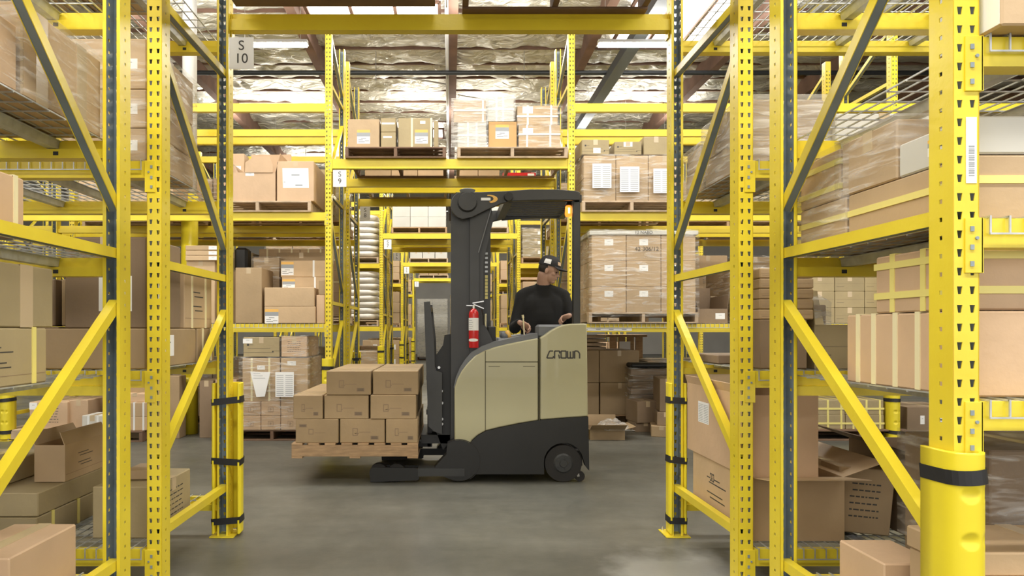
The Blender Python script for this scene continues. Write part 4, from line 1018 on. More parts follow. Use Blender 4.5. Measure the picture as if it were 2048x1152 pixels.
# S10 rack right
S('wrapped grey-brown carton between right uprights, lower near', 1, 3.34, 3.88, lv[2.085], 2.245, .40, 'card_mid', tape='x')
S('wrapped grey-brown carton between right uprights, upper near', 1, 3.36, 3.84, 2.247, 2.43, .40, 'card_mid', tape='x')
film('stretch wrap around the grey-brown pair, right', PL, PL+.40, 3.34, 3.88, lv[2.085], 2.43, 'film_thick')
S('wrapped carton behind the grey-brown pair, lower', 1, 3.92, 4.2, lv[2.085], 2.23, .4, 'card_tan')
S('wrapped carton behind the grey-brown pair, upper', 1, 3.93, 4.18, 2.232, 2.36, .4, 'card_tan')
film('stretch wrap around the rear pair of cartons, right', PL, PL+.40, 3.92, 4.2, lv[2.085], 2.36, 'film_thick')
carton('pale carton seen between the two right uprights, high', PL+.42, PL+.9, 3.3, 3.8, lv[2.085], .25, 'card_white')
carton('dark brown carton between the right uprights, lower shelf', 1.50, 1.735, 3.27, 3.52, lv[1.085], .24, 'card_brown', marks=(('f','cc'),))
for i in range(5):
    carton(f'flat brown carton, {ORD[i]} from bottom of flat stack, right shelf', 1.50, 1.77, 3.275, 3.52+.004*i, lv[1.085]+.241+.050*i, .049, 'card_tan', tape=None, marks=(('f','eline'),))
open_carton('open greenish carton on right middle shelf', 1.78, 2.06, 3.30, 3.72, lv[1.085], .215, 'card_green', (('l',95),('b',110)), marks=(('f','eline'),))
carton('brown wrapped carton right of the flat stack', 1.84, 2.09, 3.74, 4.16, lv[1.085], .33, 'card_brown')
film('peaked clear wrap over the brown carton, right shelf', 1.84, 2.09, 3.74, 4.16, lv[1.085]+.1, lv[1.085]+.33, 'film_thick', peak=.09)
carton('dark flat carton lying at the back of the near right shelf', PL+.02, PL+.3, 3.75, 4.15, lv[1.085], .05, 'card_brown', tape=None)
oc = open_carton('large tan carton with torn side and white label, leaning right', PL-.02, PL+.34, 3.30, 4.12, .56, .40, 'card_pink', (('l',108),), fl=.05, papers=(('l',.32,.62,.16,.12,'list'),))
open_carton('tan carton printed with black marks under the torn one', PL-.01, PL+.48, 3.32, 4.05, lv[.235], .315, 'card_tan', (('f',172),('r',160)), fl=.22, papers=(('l',.42,.62,.16,.15,'crt'),), marks=(('l','small'),))
carton('brown carton leaning with printed text, bottom right shelf', 1.93, 2.22, 3.40, 3.8, lv[.235]+.012, .33, 'card_mid', tilt=(0, .10), marks=(('f','text'),), tape='x')
open_carton('dark open carton with wide flaps, bottom right shelf', 2.30, 2.75, 3.35, 3.9, lv[.235], .42, 'card_brown', (('f',168),('l',160)), fl=.24)
carton('dark brown carton farther right on the bottom shelf', 2.9, 3.4, 3.4, 3.9, lv[.235], .5, 'card_brown')
mb = MB(); n = 12
for j in range(n+1):
    for i in range(n+1):
        u, v = i/n, j/n; mb.v.append((1.60+.62*u, 3.72+.40*v, .86+.02*noise.noise(Vector((u*5,v*5,2)))-.16*u*u+.05*math.sin(3*v)))
for j in range(n):
    for i in range(n): a = j*(n+1)+i; mb.f.append((a,a+1,a+n+2,a+n+1)); mb.m.append(0)
# ---------------------------------------------------------------- floor goods seen through the right near rack
pallet('pallet on floor behind the right near rack', 4.75, 8.3, 0, 1.1, 1.0, 'y', 'wood_dark')
load('brown carton held by yellow net, floor pallet far right', 4.15, 5.05, 7.85, 8.5, PZ, 2, 1, 2, .17, 'card_green', straps=(('x',.2),('x',.55),('x',.9),('z',.4)), smat='strap_yellow', tape=None)
carton('greenish carton with white label left of the netted ones', 3.55, 3.95, 7.9, 8.4, 0, .48, 'card_green', papers=(('f',.35,.75,.14,.08,'plain'),), tape='x')
carton('brown carton with large code label, floor at far right', 5.35, 5.95, 7.9, 8.5, 0, .38, 'card_brown', papers=(('f',.72,.5,.2,.2,'code'),('f',.30,.6,.05,.1,'plain')))
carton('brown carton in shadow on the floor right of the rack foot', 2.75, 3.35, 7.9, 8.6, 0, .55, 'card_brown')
# papers and flat stuff on S 9 floor right
for i in range(4):
    carton(f'flat pale sheet bundle, {ORD[i]} from bottom, on floor stack at right', 3.02+.01*i, 3.6, 8.62+.02*i, 9.1, .9+.045*i if False else .0+.26*i, .255 if i < 3 else .06, 'card_tan', tape=None)
# ---------------------------------------------------------------- deeper racks
FAR = MB(); FARM = ['card_tan', 'card_pink', 'card_mid', 'card_green', 'card_white', 'paper', 'tape', 'card_brown']
def far_stack(x0, x1, F, z, rows, h, m, nx, papers):
    r_ = random.Random(int(x0*91+F*7+z*13)); dx = (x1-x0)/nx; mi = FARM.index(m)
    for k in range(rows):
        for i in range(nx):
            for j in range(2):
                a = x0+dx*i+.004+r_.uniform(0, .012); b = x0+dx*(i+1)-.004; y0 = F+j*.49+r_.uniform(0, .02); y1 = F+(j+1)*.49-.005
                z0 = z+h*k; FAR.cbox(a, y0, z0, b, y1, z0+h-.004, .006, mi)
                if j == 0:
                    c_ = (a+b)/2; FAR.box(c_-.025, y0-.0015, z0+h-.08, c_+.025, y0, z0+h-.004, 6)
                    if papers: FAR.box(c_+.04, y0-.002, z0+h*.35, c_+.16, y0, z0+h*.7, 5)
def far_load(desc, x0, x1, F, z, rows, h, m, side, pal=True, wrapm=None, tape=None, nx=2, papers=(), straps=(), solo=False):
    if not solo and not straps:
        if pal: pallet(f'pallet under {desc}', (x0+x1)/2, F+.5, z, x1-x0, 1.0, 'y', random.choice(('wood', 'wood_pale')))
        far_stack(x0+.02, x1-.02, F, z+(PZ if pal else 0), rows, h, m, nx, papers)
        if wrapm: film(f'clear wrap around {desc}', x0+.02, x1-.02, F, F+.98, z+PZ, z+PZ+rows*h, wrapm)
        return
    if pal: pallet(f'pallet under {desc}', (x0+x1)/2, F+.5, z, x1-x0, 1.0, 'y', random.choice(('wood', 'wood_pale')))
    zz = z+(PZ if pal else 0)
    load(desc, x0+.02, x1-.02, F, F+.98, zz, nx, 1, rows, h, m, tape, papers, straps, show='f')
    if wrapm: film(f'clear wrap around {desc}', x0+.02, x1-.02, F, F+.98, zz, zz+rows*h, wrapm)
cols = ['card_tan', 'card_pink', 'card_mid', 'card_green', 'card_tan']
rnd = random.Random(11)
hl = {0.0: 'floor level', 1.357: 'lower shelf', 2.641: 'upper shelf', 3.258: 'tunnel top'}
for k in (3, 4, 5, 6, 7, 8):
    F = RACKDEF[k][1]; sg = {3:'behind the forklift rack',4:'of second pair front',5:'of second pair rear',6:'of third pair front',7:'of third pair rear',8:'farthest of all'}[k]
    for s in (-1, 1):
        sd = 'left' if s < 0 else 'right'
        for z in (0.0, 1.357, 2.641):
            npal = 3 if k == 3 else (2 if k < 6 else 1)
            for p in range(npal):
                a = 1.46+p*1.2; x0, x1 = (a, a+1.14) if s > 0 else (-a-1.14, -a)
                if k == 4 and s < 0 and p == 0 and z > 0: continue
                if k == 3 and z == 1.357 and p == 0 and s < 0: continue
                pp = '' if npal == 1 else (', next to tunnel' if p == 0 else (', second out' if p == 1 else ', third out'))
                rows = rnd.choice((2, 3)); h = (.9 if z < 2 else .62)/rows*rnd.uniform(.8, 1.05)
                far_load(f'{sd} {hl[z]} cartons, rack {sg}'+pp, x0, x1, F, z, rows, h, rnd.choice(cols), s, True, 'film' if rnd.random() < .5 and k < 6 else None, papers=(('f',.5,.7,.14,.08,'plain'),) if rnd.random() < .4 else ())
    if k == 3: continue
    for i, (a, b) in enumerate(((-1.2, -.06), (.06, 1.2))):
        rows, h, m = {4:(2,.21,'card_white'),5:(1,.25,'card_tan'),6:(1,.22,'card_white'),7:(1,.2,'card_tan'),8:(1,.16,'card_mid')}[k]
        far_load(f'tunnel top carton, rack {sg}, {"left" if i == 0 else "right"} pallet', a, b, F, 3.258, rows, h, m, 0, nx=3, solo=k == 4)
# S 8 left, lower shelf next to tunnel
far_load('strapped pale carton on S 8 lower shelf beside tunnel, left', -2.62, -1.46, 9.18, 1.357, 3, .30, 'card_tan', -1, straps=(('x',.2),('x',.5),('x',.8),('z',.5)))
o = FAR.build('distant_cartons', FARM); o['kind'] = 'stuff'; tag(o, 'many cartons stacked on the racks far behind the forklift', 'boxes')
# sacks on S 7, left
def sack_mesh(seed):
    mb = MB(); nu, nv = 22, 10; w, d, h = 1.04, .94, .155
    for j in range(nv+1):
        ph = -PI/2+PI*j/nv
        for i in range(nu):
            th = 2*PI*i/nu; cx, sy_ = math.cos(th), math.sin(th)
            ex = lambda v, p: math.copysign(abs(v)**p, v)
            x = w/2*ex(cx, .35)*ex(math.cos(ph), .35); y = d/2*ex(sy_, .35)*ex(math.cos(ph), .35); z = h/2+h/2*ex(math.sin(ph), .75)
            q = 1+.09*noise.noise(Vector((x*5+seed, y*5, z*9)))
            mb.v.append((x*q, y*q, z))
    for j in range(nv):
        for i in range(nu):
            a = j*nu+i; b = j*nu+(i+1) % nu; mb.f.append((a, b, b+nu, a+nu)); mb.m.append(0)
    return mb.mesh('sack', ['sack'], True, False)
SM = [sack_mesh(i*7.) for i in range(3)]
for z, nm_, n in ((1.357, 'lower', 8), (2.641, 'upper', 7)):
    pallet(f'pallet under the {nm_} stack of white sacks, left of tunnel', -2.01, 14.3, z, 1.1, 1.0, 'y', 'wood_pale')
    for i in range(n):
        o = link('sack', SM[i % 3], None, (-2.0+.015*((i*7) % 3), 14.3, z+PZ+.124*i), (0, 0, .03*((i*5) % 3-1)))
        tag(o, f'plump white sack, {ORD[i]} from bottom of {nm_} sack stack left of tunnel', 'sack', 'white sacks stacked beside the tunnel')
# goods closing off the far end of the tunnel
pallet('pallet at the far end of the tunnel, left', -.75, 29.3, 0, 1.3, 1.0, 'y', 'wood_dark'); pallet('pallet at the far end of the tunnel, right', .62, 29.3, 0, 1.3, 1.0, 'y', 'wood_dark')
load('wrapped pale carton at the far tunnel end, left pallet', -1.4, -.1, 28.8, 29.8, PZ, 2, 1, 4, .62, 'card_white', tape=None)
load('wrapped green-grey carton at the far tunnel end, right pallet', 0, 1.26, 28.8, 29.8, PZ, 2, 1, 4, .66, 'card_green', tape=None, papers=(('f',.8,.6,.12,.2,'plain'),))
film('clear wrap around the far end cartons, left pallet', -1.4, -.1, 28.8, 29.8, PZ, PZ+2.48)
film('clear wrap around the far end cartons, right pallet', 0, 1.26, 28.8, 29.8, PZ, PZ+2.64)
# hanging torn wrap beside the tunnel
# ---------------------------------------------------------------- reach truck
T0 = 5.667
def tx(px, d=T0): return X(px, d)
def tz(py, d=T0): return Z(py, d)
def PP(l, d=T0): return [(X(a, d), Z(b, d)) for a, b in l]
truck = thing('reach_truck', 'cream and black stand-up reach truck with raised pallet of cartons, facing left', 'forklift', (.6, 6.2, 0))
YF = 6.75
def bevel(o, w, seg=3):
    m = o.modifiers.new('bevel', 'BEVEL'); m.width = w; m.segments = seg; m.limit_method = 'ANGLE'; m.angle_limit = math.radians(50)
    o.data.polygons.foreach_set('use_smooth', [True]*len(o.data.polygons)); m.harden_normals = True; return o
# lower black chassis with wheel arch
arch = [(1127+40*math.cos(math.radians(t)), 925-40*math.sin(math.radians(t))) for t in range(10, 181, 17)]
sk = [(935,897),(945,880),(957,870),(972,862),(1000,855),(1040,847),(1080,840),(1130,836),(1176,833),(1178,941),(1170,931)]+arch+[(1088,948),(940,948),(958,928)]
mb = MB(); mb.prism(PP(sk), T0-.012, T0+.05); mb.build('chassis_skirt', 'truck_black', truck)
mb = MB(); mb.box(tx(940), T0+.05, .06, tx(1090), YF, tz(880)); mb.box(tx(1060), T0+.2, .10, tx(1174), YF, tz(838)); mb.build('chassis', 'truck_black', truck)
# cream bodywork
hood = [(909,899),(909,776),(915,758),(924,741),(936,726),(950,712),(968,702),(990,694),(1020,687),(1050,681),(1077,676)]
mb = MB(); pts = PP(hood+[(1077,841),(1040,847),(1000,855),(972,862),(957,870),(945,880),(935,897)]); mb.prism(pts, T0, YF-.02); bevel(mb.build('hood', 'truck_cream', truck), .014)
mb = MB(); pts = PP([(1080,675.5),(1090,670),(1102,661),(1114,654.5),(1127,649.5),(1140,647.5),(1172,647),(1174,650),(1176,833),(1130,836),(1080,840)])
mb.prism(pts, T0-.004, T0+.10); bevel(mb.build('side_panel', 'truck_cream', truck), .014)
mb = MB()
mb.box(tx(970), T0-.0015, tz(862), tx(971.4), T0+.002, tz(702)); mb.box(tx(1077.3), T0-.003, tz(841), tx(1079.8), T0+.01, tz(677))
mb.box(tx(971), T0-.0015, tz(724.6), tx(1077), T0+.002, tz(723))
for a, b in ((977, 1000), (1046, 1070)): mb.box(tx(a), T0-.0015, tz(733.4), tx(b), T0+.002, tz(732.6))
mb.build('panel_seam', 'seam', truck)
mb = MB(); hp = PP(hood[1:]); op = []
for i, p in enumerate(hp):
    q0 = hp[max(0, i-1)]; q1 = hp[min(len(hp)-1, i+1)]; t_ = Vector((q1[0]-q0[0], q1[1]-q0[1])).normalized(); w_ = .006+.036*min(1, i/4)
    op.append((p[0]-t_.y*w_, p[1]+t_.x*w_))
for yy in (T0+.02, YF-.05):
    for p in hp: mb.v.append((p[0], yy, p[1]))
    for p in op: mb.v.append((p[0], yy, p[1]))
n_ = len(hp)
for i in range(n_-1):
    for q in ((i, i+1, n_+i+1, n_+i), (2*n_+i, 3*n_+i, 3*n_+i+1, 2*n_+i+1), (n_+i, n_+i+1, 3*n_+i+1, 3*n_+i), (i, 2*n_+i, 2*n_+i+1, i+1)): mb.f.append(q); mb.m.append(0)
for i in (0, n_-1): mb.f.append((i, n_+i, 3*n_+i, 2*n_+i)); mb.m.append(0)
mb.build('dashboard_trim', 'truck_grey', truck)
mb = MB(); mb.cbox(tx(1073,5.8), 5.79, Z(676,5.8), tx(1137,5.8), 5.93, Z(649,5.8), .02); mb.build('arm_pad', 'truck_grey', truck)
# operator compartment: platform, back pad, far side low panel
mb = MB(); mb.box(tx(1080), T0+.1, .23, tx(1174), YF-.02, .25); mb.build('operator_platform', 'rubber', truck)
mb = MB(); mb.cbox(1.12, 5.95, .25, 1.16, 6.7, 1.15, .01); mb.build('back_rest', 'truck_dark', truck)
# lettering on the side panel
mb = MB(); d = T0-.0055
def strokes(pl, sx):
    for (a, b), (c, e) in zip(pl[:-1], pl[1:]): mb.bar((tx(a), d, tz(b)), (tx(c), d, tz(e)), .0115, .0012, 0, (0, 1, 0))
strokes([(1106,702),(1099,702),(1094,714),(1094,716),(1106,716),(1107,712)], 0)
strokes([(1109,717),(1109,702),(1119,702),(1119,707)], 0); strokes([(1117,709),(1119,717)], 0)
strokes([(1122,702),(1132,702),(1132,716),(1122,716),(1122,702)], 0)
strokes([(1135,702),(1135,716),(1146,716),(1146,702)], 0); strokes([(1140.5,703),(1140.5,716)], 0)
strokes([(1149,717),(1149,702),(1155,702),(1159,707),(1159,717)], 0)
mb.build('lettering', 'ink', truck)
# mast
mast = link('mast', None, truck); ORG[mast.name] = ORG[truck.name]
for nm_, y0, y1 in (('near', 5.80, 5.93), ('far', 6.46, 6.59)):
    mb = MB(); zt_ = Z(388, 5.8)
    mb.box(.008, y0, .12, .18, y0+.02, zt_); mb.box(.008, y0+.02, .12, .03, y1, zt_); mb.box(.16, y0+.02, .12, .18, y1, zt_)
    mb.build('mast_rail', 'truck_dark', mast)
    mb = MB(); mb.box(.045, y0+.03, .16, .145, y1-.01, zt_-.05); mb.build('inner_rail', 'truck_black', mast)
mb = MB()
for z in (.30, 1.0, 1.8, 2.40): mb.box(.05, 5.93, z, .10, 6.46, z+.09)
mb.build('crossbar', 'truck_dark', mast)
mb = MB(); mb.cyl((.11, 6.2, .2), (.11, 6.2, 1.9), .035, .035, 12); mb.cyl((.11, 6.2, 1.9), (.11, 6.2, 2.35), .022, .022, 12); mb.build('lift_cylinder', 'steel', mast, True)
for yy in (6.08, 6.32):
    mb = MB(); mb.box(.07, yy, .4, .085, yy+.025, 2.4); mb.build('lift_chain', 'truck_black', mast)
mb = MB(); mb.box(.27, 6.0, Z(690,6.0), X(981,6.0), 6.04, Z(430,6.0)); mb.build('mast_cover', 'truck_dark', mast)
mb = MB()
for i in range(7): mb.box(X(970,6.0), 5.997, Z(598,6.0)+i*.031, X(975.5,6.0), 5.9995, Z(598,6.0)+i*.031+.026)
mb.build('decal', 'strap_yellow', mast)
mb = MB()
for i in range(5): mb.box(X(970,6.0), 5.997, Z(545,6.0)+i*.040, X(975.5,6.0), 5.9995, Z(545,6.0)+i*.040+.018)
mb.build('slot', 'galv', mast)
# guard leg and overhead guard
for nm_, y0 in (('near', 5.76), ('far', 6.60)):
    d = 5.76; mb = MB()
    mb.prism([(X(a,d), Z(b,d)) for a, b in ((940,418),(986,404),(984,415),(958,506),(958,730),(940,745))], y0, y0+.05)
    mb.prism([(X(a,d), Z(b,d)) for a, b in ((958,506),(984,415),(987,440),(968,520),(966,640),(990,690),(975,705),(958,725))], y0+.05, y0+.12)
    mb.build('guard_leg', 'truck_dark', truck)
mb = MB(); d = 5.756; mb.bar((X(984,d), d-.002, Z(412,d)), (X(957,d), d-.002, Z(505,d)), .008, .006, 0, (0,1,0)); mb.build('edge_trim', 'truck_grey', truck)
arcp = [(930+29*math.cos(math.radians(t)), 410-29*math.sin(math.radians(t))) for t in range(120, 300, 20)]
for y0 in (5.70, 6.62):
    d = 5.70; mb = MB()
    mb.prism([(X(a,d), Z(b,d)) for a, b in [(1150,400),(1100,400),(1060,400.5),(1025,402),(1003,407),(975,419),(945,434)][::1]+[(x, y) for x, y in arcp[::-1]][1:]+[(925,384),(960,384),(1010,382),(1060,378.5),(1110,378.5),(1150,381),(1160,384),(1160,400)]], y0, y0+.045)
    bevel(mb.build('guard_side_plate', 'truck_dark', truck), .006, 2)
mb = MB()
for i in range(9):
    y0 = 5.80+i*.092; mb.box(.50, y0, 2.385, 1.125, y0+.03, 2.425)
mb.box(.46, 5.74, 2.36, .53, 6.63, 2.44); mb.box(1.06, 5.74, 2.37, 1.12, 6.63, 2.43)
mb.build('guard_slat', 'truck_dark', truck)
mb = MB(); pts = [(X(a,6.6), Z(b,6.6)) for a, b in ((1003,441),(1010,424),(1128,424),(1121,437),(1090,435),(1050,437))]; mb.prism(pts, 6.59, 6.62)
mb.build('louvre_panel', 'truck_dark', truck)
mb = MB(); mb.cbox(X(1146,5.74), 5.74, 1.30, X(1161,5.74), 5.80, Z(388,5.74), .008); mb.build('rear_post', 'truck_dark', truck)
mb = MB(); d = 5.66
mb.cyl((X(935,d), 5.66, Z(403,d)), (X(935,d), 5.70, Z(403,d)), .075, .085, 20); mb.build('pivot_boss', 'truck_dark', truck)
mb = MB(); mb.cyl((X(935,5.72), 5.75, Z(392,5.72)), (X(935,5.72), 5.75, Z(379,5.72)), .045, .068, 20); mb.cyl((X(935,5.72), 5.75, Z(379,5.72)), (X(935,5.72), 5.75, Z(377,5.72)), .068, .05, 20); mb.build('work_light', 'truck_grey', truck)
mb = MB(); mb.cyl((X(1017,5.69), 5.66, Z(394,5.69)), (X(1017,5.69), 5.70, Z(394,5.69)), .035, .04, 14); mb.build('bolt_cap', 'truck_black', truck)
mb = MB(); d = 5.697; pts = []
for t in range(-80, 101, 15): pts.append((977+18.5*math.cos(math.radians(t*.95)), 398-8.4*math.sin(math.radians(t*.95))))
inner = [(976+11*math.cos(math.radians(t)), 397.5-5.8*math.sin(math.radians(t))) for t in range(100, -81, -15)]
for (a, b), (c, e) in zip(pts[:-1], pts[1:]):
    pass
N_ = min(len(pts), len(inner)); inner = inner[::-1]
for i in range(N_-1):
    P = [pts[i], pts[i+1], inner[i+1], inner[i]]; mb.quadbox([(X(a,d), d-.002, Z(b,d)) for a, b in P]+[(X(a,d), d, Z(b,d)) for a, b in P])
mb.build('emblem', 'label_orange', truck)
mb = MB(); mb.box(X(962,d), d-.002, Z(401,d), X(981,d), d, Z(395.5,d)); mb.build('emblem_mark', 'paper', truck)
# beacon
bc = link('beacon', None, truck); ORG[bc.name] = ORG[truck.name]; bx, by = X(1137,5.85), 5.85
mb = MB(); mb.cyl((bx,by,Z(402,5.85)), (bx,by,Z(411,5.85)), .02, .034, 14); mb.build('beacon_mount', 'truck_black', bc)
mb = MB(); mb.lathe([(.0,.0),(.026,.0),(.032,.02),(.028,.085),(.02,.093),(0,.093)], (bx,by,Z(433,5.85)), 16); mb.build('beacon_lens', 'orange_lens', bc, True)
mb = MB(); mb.lathe([(.0,.0),(.012,.0),(.012,.05),(0,.05)], (bx,by-.022,Z(428,5.85)), 8); mb.build('bulb', 'lens_core', bc)
# carriage, backrest, forks
cg = link('fork_carriage', None, truck); ORG[cg.name] = ORG[truck.name]; d = 5.8
mb = MB()
for y0 in (5.78, 6.56): mb.prism([(X(a,d), Z(b,d)) for a, b in ((848,604),(860,603),(868,680),(870,740),(884,745),(884,868),(868,862),(857,852),(853,750))], y0, y0+.05)
for z in (.55, .85, 1.15, 1.45): mb.box(-.205, 5.83, z, -.17, 6.56, z+.04)
mb.build('load_backrest', 'truck_dark', cg)
mb = MB(); mb.box(-.25, 5.86, .295, .0, 6.53, .37); mb.box(-.155, 5.85, .40, -.10, 6.54, .52); mb.box(-.155, 5.85, .80, -.10, 6.54, .92); mb.build('carriage_plate', 'truck_black', cg)
for yy in (5.98, 6.36):
    mb = MB(); mb.box(-.20, yy, .245, -.16, yy+.10, .80); mb.prism([(-.17,.245),(-.17,.292),(-1.0,.292),(-1.26,.270),(-1.26,.26),(-1.0,.245)], yy, yy+.10); mb.build('fork', 'truck_black', cg)
mb = MB()
for yy in (5.90, 6.42):
    mb.bar((-.12, yy, .52), (.03, yy, .98), .03, .06, 0); mb.bar((-.12, yy, .92), (.03, yy, .45), .03, .06, 0)
mb.prism([(X(a,5.86), Z(b,5.86)) for a, b in ((871,712),(886,690),(889,670),(903,668),(903,880),(886,900),(871,860))], 5.86, 5.92)
mb.build('reach_linkage', 'truck_black', cg)
mb = MB()
for px, py in ((878,735),(880,760),(883,782),(884,806),(884,838),(884,848)): mb.cyl((X(px,5.84), 5.83, Z(py,5.84)), (X(px,5.84), 5.86, Z(py,5.84)), .012, .012, 8)
mb.build('bolt', 'steel', cg)
# outriggers
for nm_, y0 in (('near', T0-.01), ('far', YF-.14)):
    og = link('outrigger', None, truck); ORG[og.name] = ORG[truck.name]; d = T0; dy = y0-d
    mb = MB(); mb.box(X(836,d), y0-.008, .055, X(929,d), y0+.12, Z(936,d)); mb.build('leg_bar', 'truck_dark', og)
    mb = MB(); mb.prism([(X(a,d), z) for a, z in ((741,Z(964,d)),(739,Z(945,d)),(741,Z(937,d)),(748,Z(934,d)),(832,Z(936,d)),(838,Z(938,d)),(838,Z(958,d)),(834,.02))], y0, y0+.02)
    mb.prism([(X(a,d), z) for a, z in ((741,Z(964,d)),(739,Z(945,d)),(741,Z(937,d)),(748,Z(934,d)),(832,Z(936,d)),(838,Z(938,d)),(838,Z(958,d)),(834,.02))], y0+.11, y0+.13)
    mb.build('wheel_housing', 'truck_black', og)
    for px in (757, 793):
        mb = MB(); mb.cyl((X(px,d), y0+.03, .078), (X(px,d), y0+.10, .078), .076, .076, 22); mb.build('load_wheel', 'rubber', og)
    mb = MB(); c = (X(918,d), .185); R_ = .172
    pts = [(c[0]+R_*math.cos(math.radians(t)), c[1]+R_*math.sin(math.radians(t))) for t in range(125, -126, -12)]+[(X(880,d), Z(950,d)), (X(868,d), Z(937,d)), (X(872,d), Z(931,d)), (X(893,d), Z(908,d))]
    mb.prism(pts, y0+.0, y0+.13); mb.build('pivot_cover', 'truck_black', og)
    mb = MB(); 
    for i in range(24):
        t0, t1 = math.radians(-60+i*7.5), math.radians(-60+(i+1)*7.5)
        P = [(c[0]+(R_+r)*math.cos(t), c[1]+(R_+r)*math.sin(t)) for r, t in ((.003,t0),(.003,t1),(.009,t1),(.009,t0))]
        mb.quadbox([(a, y0-.004, b) for a, b in P]+[(a, y0, b) for a, b in P])
    mb.build('cover_rim', 'rubber', og)
# drive wheel and caster
dw = link('drive_wheel', None, truck); ORG[dw.name] = ORG[truck.name]; cx, cz = tx(1127), .158
mb = MB(); mb.cyl((cx, T0+.01, cz), (cx, T0+.12, cz), .155, .155, 32); mb.build('tyre', 'rubber', dw)
mb = MB(); mb.cyl((cx, T0+.0, cz), (cx, T0+.011, cz), .07, .085, 24); mb.cyl((cx, T0-.008, cz), (cx, T0+.001, cz), .03, .035, 14)
for i in range(5):
    a = 2*PI*i/5; mb.cyl((cx+.05*math.cos(a), T0-.008, cz+.05*math.sin(a)), (cx+.05*math.cos(a), T0, cz+.05*math.sin(a)), .008, .008, 6)
mb.build('hub', 'truck_dark', dw)
mb = MB(); mb.cyl((tx(1161), T0+.03, .045), (tx(1161), T0+.08, .045), .043, .043, 16); mb.build('caster_wheel', 'rubber', truck)
mb = MB(); mb.bar((tx(1158), T0+.055, .045), (tx(1150), T0+.055, .2), .07, .02); mb.build('caster_fork', 'steel', truck)
# controls on the dashboard
d = 5.95; r0 = link('control_console', None, truck); ORG[r0.name] = ORG[truck.name]
mb = MB(); mb.cbox(X(992,d), 5.9, Z(697,d), X(1058,d), 6.5, Z(676,d), .02); mb.build('console_body', 'truck_grey', r0)
mb = MB(); mb.cbox(X(975,d), 5.9, Z(697,d), X(991,d), 5.98, Z(653,d), .006); mb.build('cup_box', 'truck_black', r0)
mb = MB(); mb.cyl((X(983,d), 5.94, Z(655,d)), (X(983,d), 5.94, Z(641,d)), .016, .014, 10); mb.build('antenna_cap', 'steel', r0)
mb = MB(); mb.lathe([(0,0),(.035,.0),(.045,.03),(.03,.06),(0,.07)], (X(1010,d), 6.0, Z(678,d)), 12); mb.build('steering_knob', 'truck_grey', r0, True)
mb = MB(); mb.cyl((X(1022,d), 5.98, Z(678,d)), (X(1013,d), 5.98, Z(662,d)), .018, .02, 10); mb.build('orange_handle', 'label_orange', r0, True)
mb = MB(); mb.cyl((X(1048,d), 5.9, Z(682,d)), (X(1045,d), 5.9, Z(634,d)), .006, .006, 8); mb.cyl((X(1045,d), 5.9, Z(636,d)), (X(1044,d), 5.9, Z(630,d)), .010, .010, 8); mb.build('control_lever', 'strap_cream', r0)
mb = MB(); mb.cyl((X(969,d), 5.86, Z(690,d)), (X(970,d), 5.86, Z(628,d)), .009, .009, 8); mb.build('grease_tube', 'strap_cream', r0)
# ---------------------------------------------------------------- fire extinguisher
d = 5.69; ex, ey = X(947.5,d), 5.70
fe = thing('fire_extinguisher', 'small red fire extinguisher mounted on the mast of the forklift', 'fire extinguisher', (ex, ey, Z(696,d)))
k = d/F_PX; H = (696-617)*k
mb = MB(); mb.lathe([(0,0),(.040,0),(.042,.006),(.042,H-.05),(.038,H-.028),(.026,H-.010),(.014,H)], (0,0,0), 24); link('cylinder_body', mb.mesh('cylinder_body', ['red'], True), fe)
def arc_label(z0, z1, a0, a1, r, m, name, e=0.):
    mb = MB(); n = 10
    for i in range(n+1):
        t = math.radians(a0+(a1-a0)*i/n); q = (1-abs(2*i/n-1)**2)**.5 if e else 1
        zc = (z0+z1)/2; hh = (z1-z0)/2*q
        mb.v += [(r*math.cos(t), r*math.sin(t), zc-hh), (r*math.cos(t), r*math.sin(t), zc+hh)]
    for i in range(n): mb.f.append((2*i, 2*i+2, 2*i+3, 2*i+1)); mb.m.append(0)
    return link(name, mb.mesh(name, [m], True, False), fe)
arc_label((696-661)*k, (696-636)*k, -175, -20, .0427, 'paper', 'instruction_label')
for i in range(5): arc_label((696-641-i*4)*k, (696-640.2-i*4)*k, -160, -110+8*(i % 2), .0431, 'ink_grey', 'print')
arc_label((696-683)*k, (696-677)*k, -170, -30, .0429, 'paper', 'oval_badge', 1.)
mb = MB(); mb.cyl((0,0,H-.004), (0,0,H+.03), .014, .012, 12); link('valve', mb.mesh('valve', ['steel']), fe)
mb = MB(); mb.bar((-.062,0,H+.026), (.004,0,H+.024), .014, .008); mb.bar((-.01,0,H+.045), (.085,0,H+.062), .016, .009); mb.bar((.0,0,H+.035), (.085,0,H+.0), .014, .008); link('handle', mb.mesh('handle', ['steel']), fe)
mb = MB(); mb.tube([(.07,0,H-.005),(.082,0,H-.06),(.085,.005,H-.14)], .007, 8); link('hose', mb.mesh('hose', ['truck_black']), fe)
mb = MB(); mb.box(-.046,-.046+.0,.20,.046,-.044,.206) if False else mb.box(-.03,.042,.05,.03,.062,.24); link('mount_bracket', mb.mesh('mount_bracket', ['truck_black']), fe)
